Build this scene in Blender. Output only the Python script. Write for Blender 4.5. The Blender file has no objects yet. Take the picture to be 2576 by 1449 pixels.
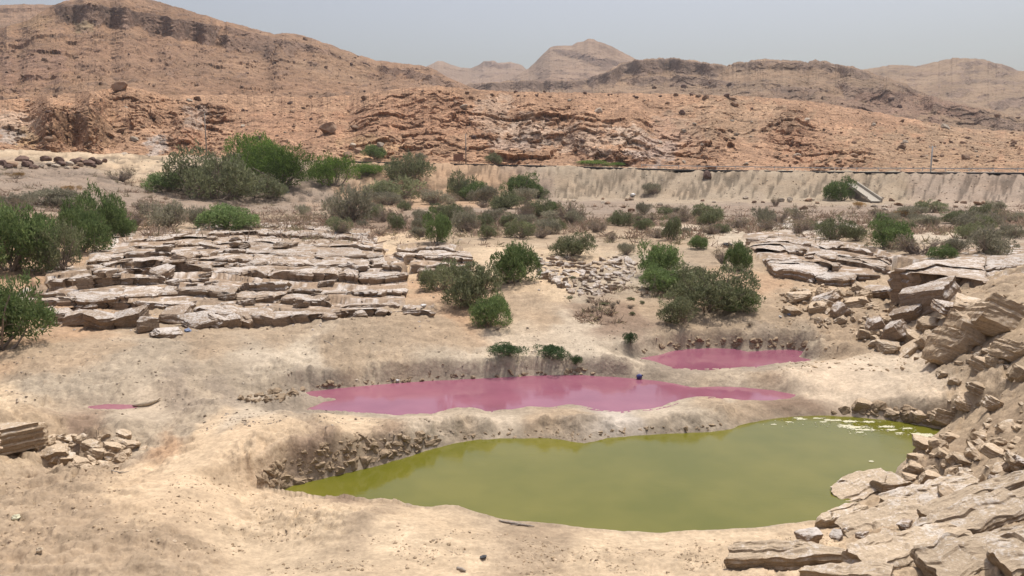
import bpy, math, random
import numpy as np

# ------------------------------------------------------------------ camera, sky, sun, exposure
W, HH = 2576.0, 1449.0          # pixel frame in which positions were read off the photograph
F = 1983.0                      # focal length in those pixels
CX, CY = W / 2, HH / 2
CAMZ = 8.0                      # eye height above the green pond's water (z = 0)
PITCH = math.atan((CY - 440.0) / F)
scene = bpy.context.scene
COL = scene.collection
cam_data = bpy.data.cameras.new('camera')
cam = bpy.data.objects.new('camera', cam_data)
COL.objects.link(cam)
cam.location = (0, 0, CAMZ)
cam.rotation_euler = (math.pi / 2 - PITCH, 0, 0)
cam_data.sensor_width = 36.0
cam_data.lens = 36.0 * F / W
cam_data.clip_start = 0.1
cam_data.clip_end = 20000
scene.camera = cam

SUN_EL, SUN_AZ = math.radians(70), math.radians(34)     # azimuth measured from +Y towards +X: beyond the scene, a little to the right
world = bpy.data.worlds.new('World')
scene.world = world
world.use_nodes = True
nt = world.node_tree
bg = nt.nodes['Background']
sky = nt.nodes.new('ShaderNodeTexSky')
sky.sky_type = 'NISHITA'
sky.sun_disc = False
sky.sun_elevation = SUN_EL
sky.sun_rotation = SUN_AZ
sky.altitude = 0
sky.air_density = 1.4
sky.dust_density = 5.0
sky.ozone_density = 3.0
sky_tone = nt.nodes.new('ShaderNodeHueSaturation')      # dusty desert air: the blue is washed out of the whole sky
sky_tone.inputs['Saturation'].default_value = 0.62
sky_tone.inputs['Hue'].default_value = 0.525
nt.links.new(sky.outputs[0], sky_tone.inputs['Color'])
nt.links.new(sky_tone.outputs[0], bg.inputs['Color'])
bg.inputs['Strength'].default_value = 0.142
sun_data = bpy.data.lights.new('sun', 'SUN')
sun_data.energy = 4.0
sun_data.angle = math.radians(1.5)
sun_data.color = (1.0, 0.94, 0.88)
sun = bpy.data.objects.new('sun', sun_data)
COL.objects.link(sun)
sun.rotation_euler = (math.pi / 2 - SUN_EL, 0, math.pi - SUN_AZ)
sun.location = (60, 120, 200)
vs = scene.view_settings
vs.view_transform = 'Standard'
vs.look = 'None'
vs.exposure = 0.0
vs.gamma = 1.0
scene.render.engine = 'CYCLES'
scene.cycles.use_denoising = True
scene.cycles.max_bounces = 5
scene.cycles.diffuse_bounces = 3
scene.cycles.volume_bounces = 0
HAZE = 0.00013                   # dust in the air, per metre

# ------------------------------------------------------------------ rays from pixels
CP, SP = math.cos(PITCH), math.sin(PITCH)
def ray(px, py):
    a = (np.asarray(px, float) - CX) / F
    b = (CY - np.asarray(py, float)) / F
    dy = CP + b * SP
    dz = -SP + b * CP
    h = np.hypot(a, dy)
    return a / h, dy / h, dz / h            # horizontal unit vector and rise per horizontal metre
def at_z(px, py, z):
    x, y, s = ray(px, py)
    d = (z - CAMZ) / s
    return x * d, y * d, d
def at_d(px, py, d):
    x, y, s = ray(px, py)
    return x * d, y * d, CAMZ + s * d
def interp(x, pts, k=1):
    p = np.array(pts, float)
    return np.interp(x, p[:, 0], p[:, k])

# ------------------------------------------------------------------ noise
def _h(ix, iy, seed):
    a = (ix.astype(np.int64) * 374761393 + iy.astype(np.int64) * 668265263 + seed * 1442695041) & 0xFFFFFFFF
    a = ((a ^ (a >> 13)) * 1274126177) & 0xFFFFFFFF
    a = ((a ^ (a >> 16)) * 2246822519) & 0xFFFFFFFF
    return ((a ^ (a >> 15)) & 0xFFFFFF) / float(0x1000000)
def noise2(x, y, seed=0):
    x = np.asarray(x, float); y = np.asarray(y, float)
    ix = np.floor(x); iy = np.floor(y)
    fx = x - ix; fy = y - iy
    u = fx * fx * fx * (fx * (fx * 6 - 15) + 10); v = fy * fy * fy * (fy * (fy * 6 - 15) + 10)
    def g(dx, dy):
        t = _h(ix + dx, iy + dy, seed) * (2 * math.pi)
        return np.cos(t) * (fx - dx) + np.sin(t) * (fy - dy)
    a = g(0, 0); b = g(1, 0); c = g(0, 1); d = g(1, 1)
    return 1.5 * ((a + (b - a) * u) * (1 - v) + (c + (d - c) * u) * v)
def fbm(x, y, octaves=4, seed=0, gain=0.5):
    s = 0; amp = 1.0; f = 1.0
    for k in range(octaves):
        s = s + amp * noise2(x * f + 17.3 * k, y * f - 9.1 * k, seed + k)
        amp *= gain; f *= 2.03
    return s
def ridged(x, y, octaves=4, seed=0):
    s = 0; amp = 1.0; f = 1.0
    for k in range(octaves):
        s = s + amp * (1 - 2 * np.abs(noise2(x * f + 7.7 * k, y * f + 3.3 * k, seed + k)))
        amp *= 0.5; f *= 2.1
    return s
def facets(x, y, seed=0, tilt=0.6, lift=1.0):
    """Broken-rock relief: every Voronoi cell is a plane with its own height and tilt. Returns relief and distance to the joint."""
    x = np.asarray(x, float); y = np.asarray(y, float)
    ix = np.floor(x); iy = np.floor(y)
    f1 = np.full(x.shape, 9.0); f2 = np.full(x.shape, 9.0); val = np.zeros(x.shape)
    for dx in (-1, 0, 1):
        for dy in (-1, 0, 1):
            cx = ix + dx; cy = iy + dy
            sx = cx + _h(cx, cy, seed) * 0.9 + 0.05; sy = cy + _h(cx, cy, seed + 1) * 0.9 + 0.05
            d = np.hypot(x - sx, y - sy)
            v = lift * (_h(cx, cy, seed + 2) - 0.5) + tilt * ((x - sx) * (_h(cx, cy, seed + 3) * 2 - 1) + (y - sy) * (_h(cx, cy, seed + 4) * 2 - 1))
            nearer = d < f1
            f2 = np.where(nearer, f1, np.minimum(f2, d))
            val = np.where(nearer, v, val)
            f1 = np.where(nearer, d, f1)
    return val, f2 - f1
def sstep(a, b, x):
    t = np.clip((x - a) / (b - a), 0, 1)
    return t * t * (3 - 2 * t)
def noise3(p, s, seed=0):
    return (noise2(p[:, 0] * s + 3.1, p[:, 1] * s, seed) + noise2(p[:, 1] * s - 5.7, p[:, 2] * s, seed + 1) + noise2(p[:, 2] * s, p[:, 0] * s + 8.2, seed + 2)) * 0.6

# ------------------------------------------------------------------ mesh and object helpers
def mesh_from(name, verts, faces, col=None, smooth=True, alpha=None):
    verts = np.asarray(verts, np.float32); faces = np.asarray(faces, np.int32)
    n = faces.shape[1]
    me = bpy.data.meshes.new(name)
    me.vertices.add(len(verts)); me.vertices.foreach_set('co', verts.ravel())
    me.loops.add(faces.size); me.loops.foreach_set('vertex_index', faces.ravel())
    me.polygons.add(len(faces))
    me.polygons.foreach_set('loop_start', np.arange(0, faces.size, n, dtype=np.int32))
    me.update(calc_edges=True)
    me.polygons.foreach_set('use_smooth', np.full(len(faces), smooth))
    if col is not None:
        at = me.color_attributes.new('Col', 'FLOAT_COLOR', 'POINT')
        c = np.ones((len(verts), 4), np.float32); c[:, :3] = col
        if alpha is not None: c[:, 3] = alpha
        at.data.foreach_set('color', c.ravel())
    me.validate()
    return me
def grid_faces(nr, nc, wrap=False):
    i = np.arange(nr - 1)[:, None] * nc + np.arange(nc - 1 if not wrap else nc)[None, :]
    j = i + 1
    if wrap:
        j = np.where((np.arange(nc) + 1 == nc)[None, :], i + 1 - nc, i + 1)
    return np.stack([i, j, j + nc, i + nc], -1).reshape(-1, 4)
def link(name, me, mat=None, parent=None, loc=None):
    o = bpy.data.objects.new(name, me)
    COL.objects.link(o)
    if mat is not None and not me.materials:
        me.materials.append(mat)
    if parent is not None:
        o.parent = parent
    if loc is not None:
        o.location = loc
    return o
def tag(o, label=None, cat=None, group=None, kind=None):
    if label: o['label'] = label
    if cat: o['category'] = cat
    if group: o['group'] = group
    if kind: o['kind'] = kind
    return o
def empty(name, loc, rz=0.0, scale=None):
    o = bpy.data.objects.new(name, None)
    o.empty_display_size = 0.2
    COL.objects.link(o)
    o.location = loc; o.rotation_euler = (0, 0, rz)
    if scale is not None: o.scale = scale
    return o
def rgb(r, g, b):                     # display value 0..255 -> linear
    c = np.array([r, g, b]) / 255.0
    return np.where(c <= 0.04045, c / 12.92, ((c + 0.055) / 1.055) ** 2.4)

# ------------------------------------------------------------------ materials
def new_mat(name):
    m = bpy.data.materials.new(name); m.use_nodes = True
    t = m.node_tree; b = t.nodes['Principled BSDF']
    return m, t, b
def nn(t, kind, **kw):
    n = t.nodes.new(kind)
    for k, v in kw.items(): setattr(n, k, v)
    return n
def mathn(t, op, a, b=None, clamp=False):
    n = nn(t, 'ShaderNodeMath', operation=op, use_clamp=clamp)
    for i, v in enumerate((a, b)):
        if v is None: continue
        if isinstance(v, (int, float)): n.inputs[i].default_value = v
        else: t.links.new(v, n.inputs[i])
    return n.outputs[0]
def noisen(t, vec, scale, detail=4, rough=0.6, kind='FBM'):
    n = nn(t, 'ShaderNodeTexNoise')
    n.inputs['Scale'].default_value = scale; n.inputs['Detail'].default_value = detail; n.inputs['Roughness'].default_value = rough
    if vec is not None: t.links.new(vec, n.inputs['Vector'])
    return n.outputs['Fac']
def maprange(t, v, a, b, c, d):
    n = nn(t, 'ShaderNodeMapRange'); t.links.new(v, n.inputs[0])
    for i, x in enumerate((a, b, c, d)): n.inputs[i + 1].default_value = x
    return n.outputs[0]
def mixc(t, fac, a, b, mode='MIX'):
    n = nn(t, 'ShaderNodeMix', data_type='RGBA', blend_type=mode)
    if isinstance(fac, (int, float)): n.inputs[0].default_value = fac
    else: t.links.new(fac, n.inputs[0])
    for i, v in ((6, a), (7, b)):
        if isinstance(v, (tuple, list, np.ndarray)): n.inputs[i].default_value = (*[float(q) for q in v[:3]], 1)
        else: t.links.new(v, n.inputs[i])
    return n.outputs[2]
def grey(t, v):
    n = nn(t, 'ShaderNodeCombineColor')
    for i in range(3): t.links.new(v, n.inputs[i])
    return n.outputs[0]
def bump(t, h, strength, dist, prev=None):
    n = nn(t, 'ShaderNodeBump'); n.inputs['Strength'].default_value = strength; n.inputs['Distance'].default_value = dist
    t.links.new(h, n.inputs['Height'])
    if prev is not None: t.links.new(prev, n.inputs['Normal'])
    return n.outputs[0]

def soil_material(name, scales, bumps, var=0.25, stones=None, flecks=None):
    """Soil whose colour comes from the mesh's 'Col' attribute, broken up by noise at several sizes (in metres)."""
    m, t, b = new_mat(name)
    at = nn(t, 'ShaderNodeAttribute', attribute_name='Col')
    geo = nn(t, 'ShaderNodeNewGeometry')
    pos = geo.outputs['Position']
    c = at.outputs['Color']
    for i, s in enumerate(scales):
        n = noisen(t, pos, 1.0 / s, 5, 0.65)
        v = maprange(t, n, 0.3, 0.7, 1 - var, 1 + var)
        c = mixc(t, 1.0, c, grey(t, v), 'MULTIPLY')
    if flecks:
        mp = nn(t, 'ShaderNodeMapping'); mp.inputs['Scale'].default_value = (1.0, .55, 1.0); t.links.new(pos, mp.inputs['Vector'])
        fl = noisen(t, mp.outputs[0], 1.0 / flecks[0], 6, .72)
        where = mathn(t, 'MULTIPLY', maprange(t, noisen(t, pos, 1.0 / (flecks[0] * 14), 3), .42, .62, .15, 1.0), at.outputs['Alpha'])
        c = mixc(t, mathn(t, 'MULTIPLY', maprange(t, fl, .56, .68, 0, flecks[1]), where), c, mixc(t, 1.0, c, (.62, .56, .51), 'MULTIPLY'))
        c = mixc(t, mathn(t, 'MULTIPLY', maprange(t, fl, .42, .32, 0, flecks[1] * .6), where), c, mixc(t, 1.0, c, (1.25, 1.25, 1.27), 'MULTIPLY'))
    # a little hue drift between ochre and greyish
    n = noisen(t, pos, 1.0 / (scales[0] * 2.3), 3)
    c = mixc(t, maprange(t, n, 0.4, 0.7, 0.0, 0.35), c, mixc(t, 1.0, c, (1.1, 0.97, 0.86), 'MULTIPLY'))
    prev = None
    for s, dist in bumps:
        hb = mathn(t, 'MULTIPLY', noisen(t, pos, 1.0 / s, 5, 0.62), mathn(t, 'ADD', mathn(t, 'MULTIPLY', at.outputs['Alpha'], .8), .2))
        prev = bump(t, hb, 0.8, dist, prev)
    if stones:
        for s, dist, k in stones:
            vo = nn(t, 'ShaderNodeTexVoronoi'); vo.inputs['Scale'].default_value = 1.0 / s
            t.links.new(pos, vo.inputs['Vector'])
            sepc = nn(t, 'ShaderNodeSeparateColor'); t.links.new(vo.outputs['Color'], sepc.inputs[0])
            c = mixc(t, 1.0, c, grey(t, maprange(t, sepc.outputs[0], 0, 1, 1 - k, 1 + k)), 'MULTIPLY')
            hgt = mathn(t, 'SUBTRACT', 0.6, vo.outputs['Distance'])
            prev = bump(t, mathn(t, 'MULTIPLY', hgt, sepc.outputs[1]), 0.9, dist, prev)
    t.links.new(c, b.inputs['Base Color'])
    t.links.new(prev, b.inputs['Normal'])
    b.inputs['Roughness'].default_value = 0.95
    b.inputs['Specular IOR Level'].default_value = 0.12
    return m

# ================================================================== THE GROUND
WATER = {'green': 0.0, 'pink': 0.2, 'upper': 0.4, 'left': 0.62}
PONDS = {
 'green': [(700,1240),(735,1222),(800,1207),(870,1190),(960,1170),(1010,1155),(1070,1135),(1130,1118),(1200,1107),(1280,1103),(1380,1103),(1420,1108),(1470,1116),(1500,1110),(1530,1103),(1600,1097),(1700,1090),(1790,1087),(1840,1080),(1880,1065),(1920,1057),(1990,1049),(2060,1046),(2140,1049),(2240,1057),(2300,1067),(2372,1080),(2345,1100),(2310,1125),(2290,1145),(2260,1170),(2250,1195),(2262,1210),(2215,1228),(2185,1245),(2150,1265),(2110,1288),(2080,1300),(2000,1315),(1900,1326),(1790,1332),(1640,1339),(1520,1331),(1390,1316),(1260,1304),(1190,1283),(1150,1273),(1070,1275),(1000,1266),(930,1263),(870,1253),(800,1254),(745,1248)],
 'pink': [(748,994),(780,984),(850,977),(930,970),(1020,962),(1100,957),(1250,950),(1340,945),(1450,943),(1560,949),(1640,957),(1690,964),(1740,976),(1800,973),(1870,975),(1940,982),(2002,993),(1985,1003),(1930,1008),(1870,1005),(1800,998),(1750,996),(1720,1000),(1660,1020),(1630,1027),(1550,1034),(1500,1026),(1440,1015),(1390,1022),(1330,1022),(1280,1030),(1220,1034),(1180,1024),(1130,1030),(1080,1042),(990,1044),(930,1041),(860,1036),(770,1032),(815,1011),(858,1005),(800,1000)],
 'upper': [(1603,902),(1660,893),(1690,883),(1740,877),(1800,876),(1850,877),(1880,885),(1930,881),(1990,879),(2022,883),(2024,890),(2008,897),(2052,908),(1990,912),(1950,915),(1900,922),(1820,925),(1740,927),(1690,922),(1650,910)],
 'left': [(222,1023),(270,1017),(330,1019),(346,1025),(300,1029),(240,1027)],
}
POLY = {}
for k, pts in PONDS.items():
    p = np.array(pts, float)
    x, y, d = at_z(p[:, 0], p[:, 1], WATER[k])
    POLY[k] = np.stack([x, y], 1)

CTRL = [  # px, py, z
 (-350,1449,1.6),(0,1449,1.1),(400,1449,.9),(800,1449,.7),(1200,1449,.6),(1600,1449,.6),(1850,1449,.8),(2200,1449,1.5),(2576,1449,2.1),(2950,1449,3.0),
 (0,1320,1.0),(400,1320,.95),(800,1320,.5),(1200,1345,.4),(1600,1375,.35),(1900,1365,.45),
 (640,1240,.5),(350,1250,.95),(500,1180,1.0),(650,1140,1.05),(800,1112,.95),(900,1070,.85),(1000,1088,.66),(1250,1072,.42),(1480,1062,.42),(1800,1052,.42),(2000,1036,.35),
 (700,1060,1.0),(0,1045,1.1),(300,1041,.98),(550,1050,1.0),(760,1043,.7),(900,1050,.75),(1150,1045,.5),(1400,1035,.45),(1650,1040,.42),
 (60,1130,.3),(150,1165,.12),(60,1064,1.0),(250,1060,.9),(250,1092,.42),(350,1099,.5),(430,1092,.6),(300,1160,.3),(450,1120,.6),(150,1198,.45),(0,1205,.7),(560,1075,.92),(250,1200,.7),
 (0,1015,.8),(150,1005,.85),(450,960,1.05),(640,990,.6),(380,1010,.75),(500,1015,.8),(400,920,1.3),(100,950,1.2),(0,900,1.4),(150,860,1.5),(-300,900,1.6),(-300,1050,1.3),(-300,1200,1.0),
 (640,850,1.4),(900,850,1.35),(700,930,.95),(900,935,.6),(1050,900,.95),(1200,870,1.05),(1250,830,1.2),(1500,870,1.0),(1450,925,.6),(1560,920,.7),(1600,935,.55),
 (1700,936,.5),(1820,935,.5),(1900,950,.5),(2000,938,.6),(2200,945,.8),(2330,930,1.0),(2200,1000,.55),(2060,1005,.42),(2300,1010,.85),(2150,1032,.3),
 (1650,860,.9),(1800,845,1.0),(1950,855,.95),(2100,860,1.1),
 (2300,885,1.25),(2450,900,1.8),(2576,880,2.5),(2100,780,1.7),(2250,810,1.9),(2400,800,2.6),(2576,770,3.3),(2900,760,4.2),(2900,900,3.3),
 (2450,980,1.35),(2576,960,2.1),(2410,1060,.7),(2500,1100,1.15),(2576,1100,1.6),(2380,1130,.75),(2576,1200,1.75),(2330,1180,.55),(2450,1250,1.0),(2576,1300,1.9),(2260,1260,.55),(2350,1350,1.1),(2110,1335,.45),(2100,1400,.8),(2900,1200,2.9),
 (1500,780,1.6),(1300,770,1.75),(1450,700,2.2),(1300,620,2.65),(1000,600,2.75),(1850,620,2.6),(1700,800,1.35),(1850,800,1.45),(1950,700,2.1),(2000,760,1.75),(2060,690,2.2),(2160,705,2.2),
 (640,820,1.2),(100,790,1.45),(300,720,1.95),(640,710,2.0),(900,710,1.95),(640,630,2.55),(900,630,2.5),(40,690,2.2),(400,590,2.8),(800,565,2.8),(1100,700,2.05),(1050,640,2.4),(-300,700,2.4),(-300,800,1.7),
 (2300,640,2.8),(2576,600,2.95),(2900,620,3.3),(2250,760,2.1),(2330,790,2.3),
]
for px in (-400, 0, 500, 1000, 1500, 2000, 2500, 3000):
    CTRL += [(px, 575, 2.8), (px, 540, 2.85)]
CT = np.array(CTRL, float)
cx_, cy_, cd_ = at_z(CT[:, 0], CT[:, 1], CT[:, 2])
c_az, c_z = np.arctan2(cx_, cy_), CT[:, 2]
extra = []                              # azimuth (deg), distance, height: under the camera and in the wash
for a in (-45, -30, -15, 0, 15, 30, 45):
    extra += [(a, 2.0, 6.0), (a, 4.0, 4.9), (a, 7.0, 2.9 + max(0, a) * .03), (a, 150, 2.9), (a, 175, 2.95)]
ex = np.array(extra, float)
c_az = np.concatenate([c_az, np.radians(ex[:, 0])]); c_d = np.concatenate([cd_, ex[:, 1]]); c_z = np.concatenate([c_z, ex[:, 2]])
KA = 2.4
def _tps_k(r2): return r2 * np.log(r2 + 1e-12) * 0.5
_P = np.stack([c_az * KA, np.log(c_d)], 1)
_n = len(_P)
_A = np.zeros((_n + 3, _n + 3))
_A[:_n, :_n] = _tps_k(((_P[:, None] - _P[None]) ** 2).sum(-1)) + np.eye(_n) * 0.0008
_A[:_n, _n] = 1; _A[:_n, _n + 1:] = _P; _A[_n, :_n] = 1; _A[_n + 1:, :_n] = _P.T
_Wt = np.linalg.solve(_A, np.concatenate([c_z, [0, 0, 0]]))
def tps(az, d):
    shape = az.shape
    az = np.clip(az.ravel(), -0.72, 0.72) * KA; ld = np.log(np.clip(d.ravel(), 2.0, 180.0))
    out = np.full(az.shape, _Wt[_n]) + _Wt[_n + 1] * az + _Wt[_n + 2] * ld
    for k in range(_n):
        out += _Wt[k] * _tps_k((az - _P[k, 0]) ** 2 + (ld - _P[k, 1]) ** 2)
    return out.reshape(shape)

def poly_sd(poly, X, Y):
    """signed distance to polygon (negative inside) and distance-from-camera of the nearest edge point"""
    shp = X.shape; x = X.ravel(); y = Y.ravel()
    best = np.full(x.shape, 1e9); bd = np.zeros(x.shape); inside = np.zeros(x.shape, bool)
    n = len(poly)
    for i in range(n):
        ax, ay = poly[i]; bx, by = poly[(i + 1) % n]
        ex_, ey_ = bx - ax, by - ay
        t = np.clip(((x - ax) * ex_ + (y - ay) * ey_) / (ex_ * ex_ + ey_ * ey_ + 1e-12), 0, 1)
        qx, qy = ax + t * ex_, ay + t * ey_
        dd = np.hypot(x - qx, y - qy)
        m = dd < best
        best = np.where(m, dd, best); bd = np.where(m, np.hypot(qx, qy), bd)
        c = ((ay > y) != (by > y)) & (x < (bx - ax) * (y - ay) / (by - ay + 1e-12) + ax)
        inside ^= c
    return np.where(inside, -best, best).reshape(shp), bd.reshape(shp)

ROAD_D = 178.0
def px_of(az):
    return CX + np.tan(np.clip(az, -1.2, 1.2)) * F * 0.99
def road_z(az):
    px = px_of(az)
    y = interp(px, [(-600, 375), (0, 386), (470, 396), (900, 404), (1330, 413), (1700, 424), (2100, 430), (2576, 433), (3200, 436)])
    return CAMZ + (440 - y) / F * ROAD_D
DC_ROWS = np.concatenate([np.linspace(0.5, 10, 36)[:-1], (np.linspace(10 ** -.5, 60 ** -.5, 440) ** -2)[:-1], (np.linspace(60 ** -.5, 200 ** -.5, 118) ** -2)[:-1], np.geomspace(200, 6000, 30)])
AZ_COLS = np.concatenate([np.linspace(-math.pi, -0.63, 40)[:-1], np.linspace(-0.63, 0.63, 730), np.linspace(0.63, math.pi, 40)[1:]])
AZ, DD = np.meshgrid(AZ_COLS, DC_ROWS)
GX, GY = np.sin(AZ) * DD, np.cos(AZ) * DD
ST = 3
_ri = np.unique(np.append(np.arange(0, len(DC_ROWS), ST), len(DC_ROWS) - 1)); _ci = np.unique(np.append(np.arange(0, len(AZ_COLS), ST), len(AZ_COLS) - 1))
def up(a):
    """spread a coarse grid over the full one"""
    r = np.arange(len(DC_ROWS)); c = np.arange(len(AZ_COLS))
    i = np.clip(np.searchsorted(_ri, r, side='right') - 1, 0, len(_ri) - 2); tr = ((r - _ri[i]) / (_ri[i + 1] - _ri[i]))[:, None]
    j = np.clip(np.searchsorted(_ci, c, side='right') - 1, 0, len(_ci) - 2); tc = ((c - _ci[j]) / (_ci[j + 1] - _ci[j]))[None, :]
    if a.ndim == 3: return np.stack([up(a[..., k]) for k in range(a.shape[2])], -1)
    b = a[i] * (1 - tr) + a[i + 1] * tr
    return b[:, j] * (1 - tc) + b[:, j + 1] * tc
BASE = up(tps(AZ[np.ix_(_ri, _ci)], DD[np.ix_(_ri, _ci)]))
behind = sstep(0.75, 1.3, np.abs(AZ))
BASE = BASE * (1 - behind) + (3.0 + 3.2 * np.exp(-DD / 6)) * behind
# embankment and road bench
RZ = road_z(AZ)
kslope = interp(px_of(AZ), [(0, .115), (500, .15), (900, .28), (1250, .47), (2576, .47)])
emb_line = RZ - kslope * (ROAD_D - DD) + fbm(GX * .06, GY * .02, 3, 66) * .9 * np.clip((ROAD_D - DD) / 12, 0, 1)
EMB = np.clip(1 - np.abs(DD - ROAD_D + 10) / 40, 0, 1) * (emb_line > BASE)
emb = np.maximum(BASE, np.where(DD < ROAD_D, emb_line, RZ - 0.002 * (DD - ROAD_D)))
blend = np.exp(-np.abs(emb_line - BASE) / 1.0) * 0.5 * (DD < ROAD_D)
BASE = np.where(DD > 40, emb + blend, BASE)
# ---- traced lips of the rock steps (used for the beds and for the ground between them)
zt = lambda y: np.interp(y, [560, 620, 700, 760, 800, 845], [3.15, 2.95, 2.42, 2.0, 1.75, 1.42])
LEFT = [
 [(60,782),(173,772),(300,762),(447,760),(500,772),(600,792),(707,796),(820,790),(1000,778),(1090,782)],
 [(47,757),(160,750),(247,747),(390,734),(460,727),(567,734),(667,744),(773,750),(880,760),(1010,765)],
 [(60,745),(200,716),(300,702),(400,705),(443,698),(533,700),(633,714),(767,727),(859,729),(940,735),(1020,728)],
 [(117,710),(200,694),(350,668),(400,666),(430,661),(480,667),(520,674),(600,680),(683,687),(777,687),(859,688),(930,693),(1024,683)],
 [(215,672),(317,658),(387,650),(433,653),(520,646),(633,653),(717,660),(859,661),(960,663),(1018,672)],
 [(225,655),(310,645),(377,637),(423,636),(510,640),(567,628),(633,632),(733,638),(859,639),(965,646)],
 [(240,628),(310,621),(420,616),(520,612),(633,606),(733,614),(859,615),(964,628)],
 [(280,611),(353,602),(423,600),(467,590),(520,590),(583,583),(633,581),(717,590),(767,588),(859,594),(950,606)],
 [(500,578),(583,573),(667,568),(760,572),(859,582),(930,592)],
 [(500,572),(583,562),(667,556),(740,557),(800,564),(900,580)],
]
MIDT = [[(1045,684),(1090,678),(1180,684)], [(1030,664),(1090,660),(1175,664)], [(1015,648),(1050,640),(1100,644),(1170,650)], [(1000,630),(1060,622),(1120,624),(1165,634)], [(1010,622),(1060,615),(1120,617),(1160,628)]]
zr = lambda y: np.interp(y, [585, 640, 680, 720], [3.05, 2.95, 2.7, 2.45])
RIGHTT = [
 [(1950,672),(2014,684),(2117,702),(2165,704)],
 [(1930,652),(1985,652),(2051,660),(2117,682),(2200,690)],
 [(1905,618),(1931,613),(2004,636),(2051,636),(2087,643),(2144,650),(2191,668),(2240,682)],
 [(1885,604),(1964,600),(2051,616),(2117,622),(2198,634),(2268,664)],
 [(1868,594),(1920,588),(1984,586),(2051,598),(2120,612),(2200,626),(2265,650)],
]
zs = lambda y: np.interp(y, [610, 640, 690, 760], [4.1, 3.95, 3.62, 3.3])
SHELF = [[(2238,684),(2290,687),(2385,681),(2398,694),(2425,696),(2470,706),(2600,700),(2850,690)],
         [(2239,681),(2330,668),(2420,668),(2500,672),(2600,664),(2850,650)],
         [(2245,677),(2334,660),(2418,645),(2500,635),(2600,624),(2850,608)]]
RIS_L = [.75, .42, .32, .95, .32, .28, .25, .5, .25, .1]; RIS_M = [.3, .3, .45, .25]; RIS_R = [.4, .15, .75, .3, .1]; RIS_S = [.9, .06, .05]
def project(x, y, z):
    dz = z - CAMZ
    dep = y * CP - dz * SP
    return CX + x / dep * F, CY - (y * SP + dz * CP) / dep * F
def step_ground(Z0, lips, zfun, risers, below):
    m = (DD > 28) & (DD < 95) & (np.abs(AZ) < .7)
    x, y, z = GX[m], GY[m], Z0[m]
    for _ in range(3):
        px, py = project(x, y, z)
        zz = np.full(px.shape, np.nan)
        for i in range(len(lips) - 1):
            a = np.array(lips[i], float); b = np.array(lips[i + 1], float)
            ya = np.interp(px, a[:, 0], a[:, 1]); yb = np.interp(px, b[:, 0], b[:, 1])
            on = (px > min(a[0, 0], b[0, 0])) & (px < max(a[-1, 0], b[-1, 0])) & (py <= ya) & (py >= yb)
            t = (ya - py) / np.maximum(ya - yb, .5)
            r = risers[i + 1] if i + 1 < len(risers) else .1
            v = zfun(ya) + (zfun(yb) - r - zfun(ya)) * t
            zz = np.where(on, v, zz)
        z = np.where(np.isnan(zz), Z0[m], zz - below)
    out = Z0.copy(); out[m] = z
    TERR[m] = np.maximum(TERR[m], ~np.isnan(zz))
    return out
TERR = np.zeros_like(BASE)
for lips_, zf_, ri_, be_ in ((LEFT, zt, RIS_L, .0), (MIDT, zt, RIS_M, .0), (RIGHTT, zr, RIS_R, .02), (SHELF, zs, RIS_S, .3)):
    BASE = step_ground(BASE, lips_, zf_, ri_, be_)
# relief, growing with distance from tiny ripples to metre-sized swells
swell = fbm(GX * .16, GY * .16, 4, 11) * .16 * sstep(10, 30, DD)
lump = fbm(GX * .9, GY * .9, 4, 21) * .045
# how broken the ground is in each place: 0 trodden sand, 1 collapsed rubble
ROUGH = [  # px, py, z, amount
 (0,1449,.25,1),(400,1400,.25,1),(300,1300,.15,1),(700,1400,.06,1),(1000,1400,.04,1),(500,1260,.03,1),(1400,1400,.12,1),(1800,1400,.14,1),(1600,1345,.12,1),(1200,1310,.12,1),
 (2000,1350,.3,1),(2300,1300,.5,1),(2500,1300,.55,1),(2450,1050,.7,1),(2560,950,.6,1),(2330,1180,.8,1),(2420,1150,.5,1),(2200,960,.02,1),(2250,1010,.15,1),(2100,1000,.05,1),(2300,1030,.7,1),
 (800,1150,.75,1),(700,1190,.75,1),(950,1120,.6,1),(1200,1090,.4,1),(1500,1085,.4,1),(1750,1075,.4,1),(600,1130,.08,1),(900,1060,.05,1),(1300,1045,.05,1),(1600,1040,.05,1),
 (150,1130,.9,1),(60,1100,.8,1),(300,1090,.55,1),(430,1140,.25,1),(300,1035,.02,1),(600,1045,.04,1),(150,1000,.4,1),(450,990,.4,1),(680,980,.45,1),(850,950,.5,1),(600,920,.12,1),(300,900,.2,1),(300,860,.12,1),
 (1000,930,.55,1),(1100,880,.2,1),(1400,890,.08,1),(1500,840,.12,1),(1300,940,.4,1),(1500,935,.4,1),(1750,965,.35,1),(1850,960,.3,1),(1700,860,.45,1),(1850,860,.6,1),(2000,860,.6,1),
 (2100,800,.7,1),(2250,780,.8,1),(2400,850,.9,1),(2500,800,.8,1),(1950,760,.45,1),(2000,700,.35,1),(1500,750,.25,1),(1700,780,.2,1),(1450,690,.5,1),(1100,700,.2,1),(700,700,.6,1),(300,720,.6,1),(700,600,.5,1),
 (1300,600,.15,1),(1800,600,.12,1),(2300,600,.2,1),(1000,560,.3,1),(2000,560,.3,1),(300,520,.35,1),(2500,500,.4,1),(1500,520,.3,1),
]
def field(rows, power=4.0, warp=0.09):
    R = np.array([r[:3] for r in rows], float)
    V = np.array([r[3] if not np.isscalar(r[3]) else [r[3]] for r in rows], float)
    return R, V
_r = np.array(ROUGH, float)
_rx, _ry, _rd = at_z(_r[:, 0], _r[:, 1], np.interp(_r[:, 1], [500, 560, 700, 850, 1000, 1449], [2.9, 2.85, 2.2, 1.2, .7, .6]))
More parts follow.
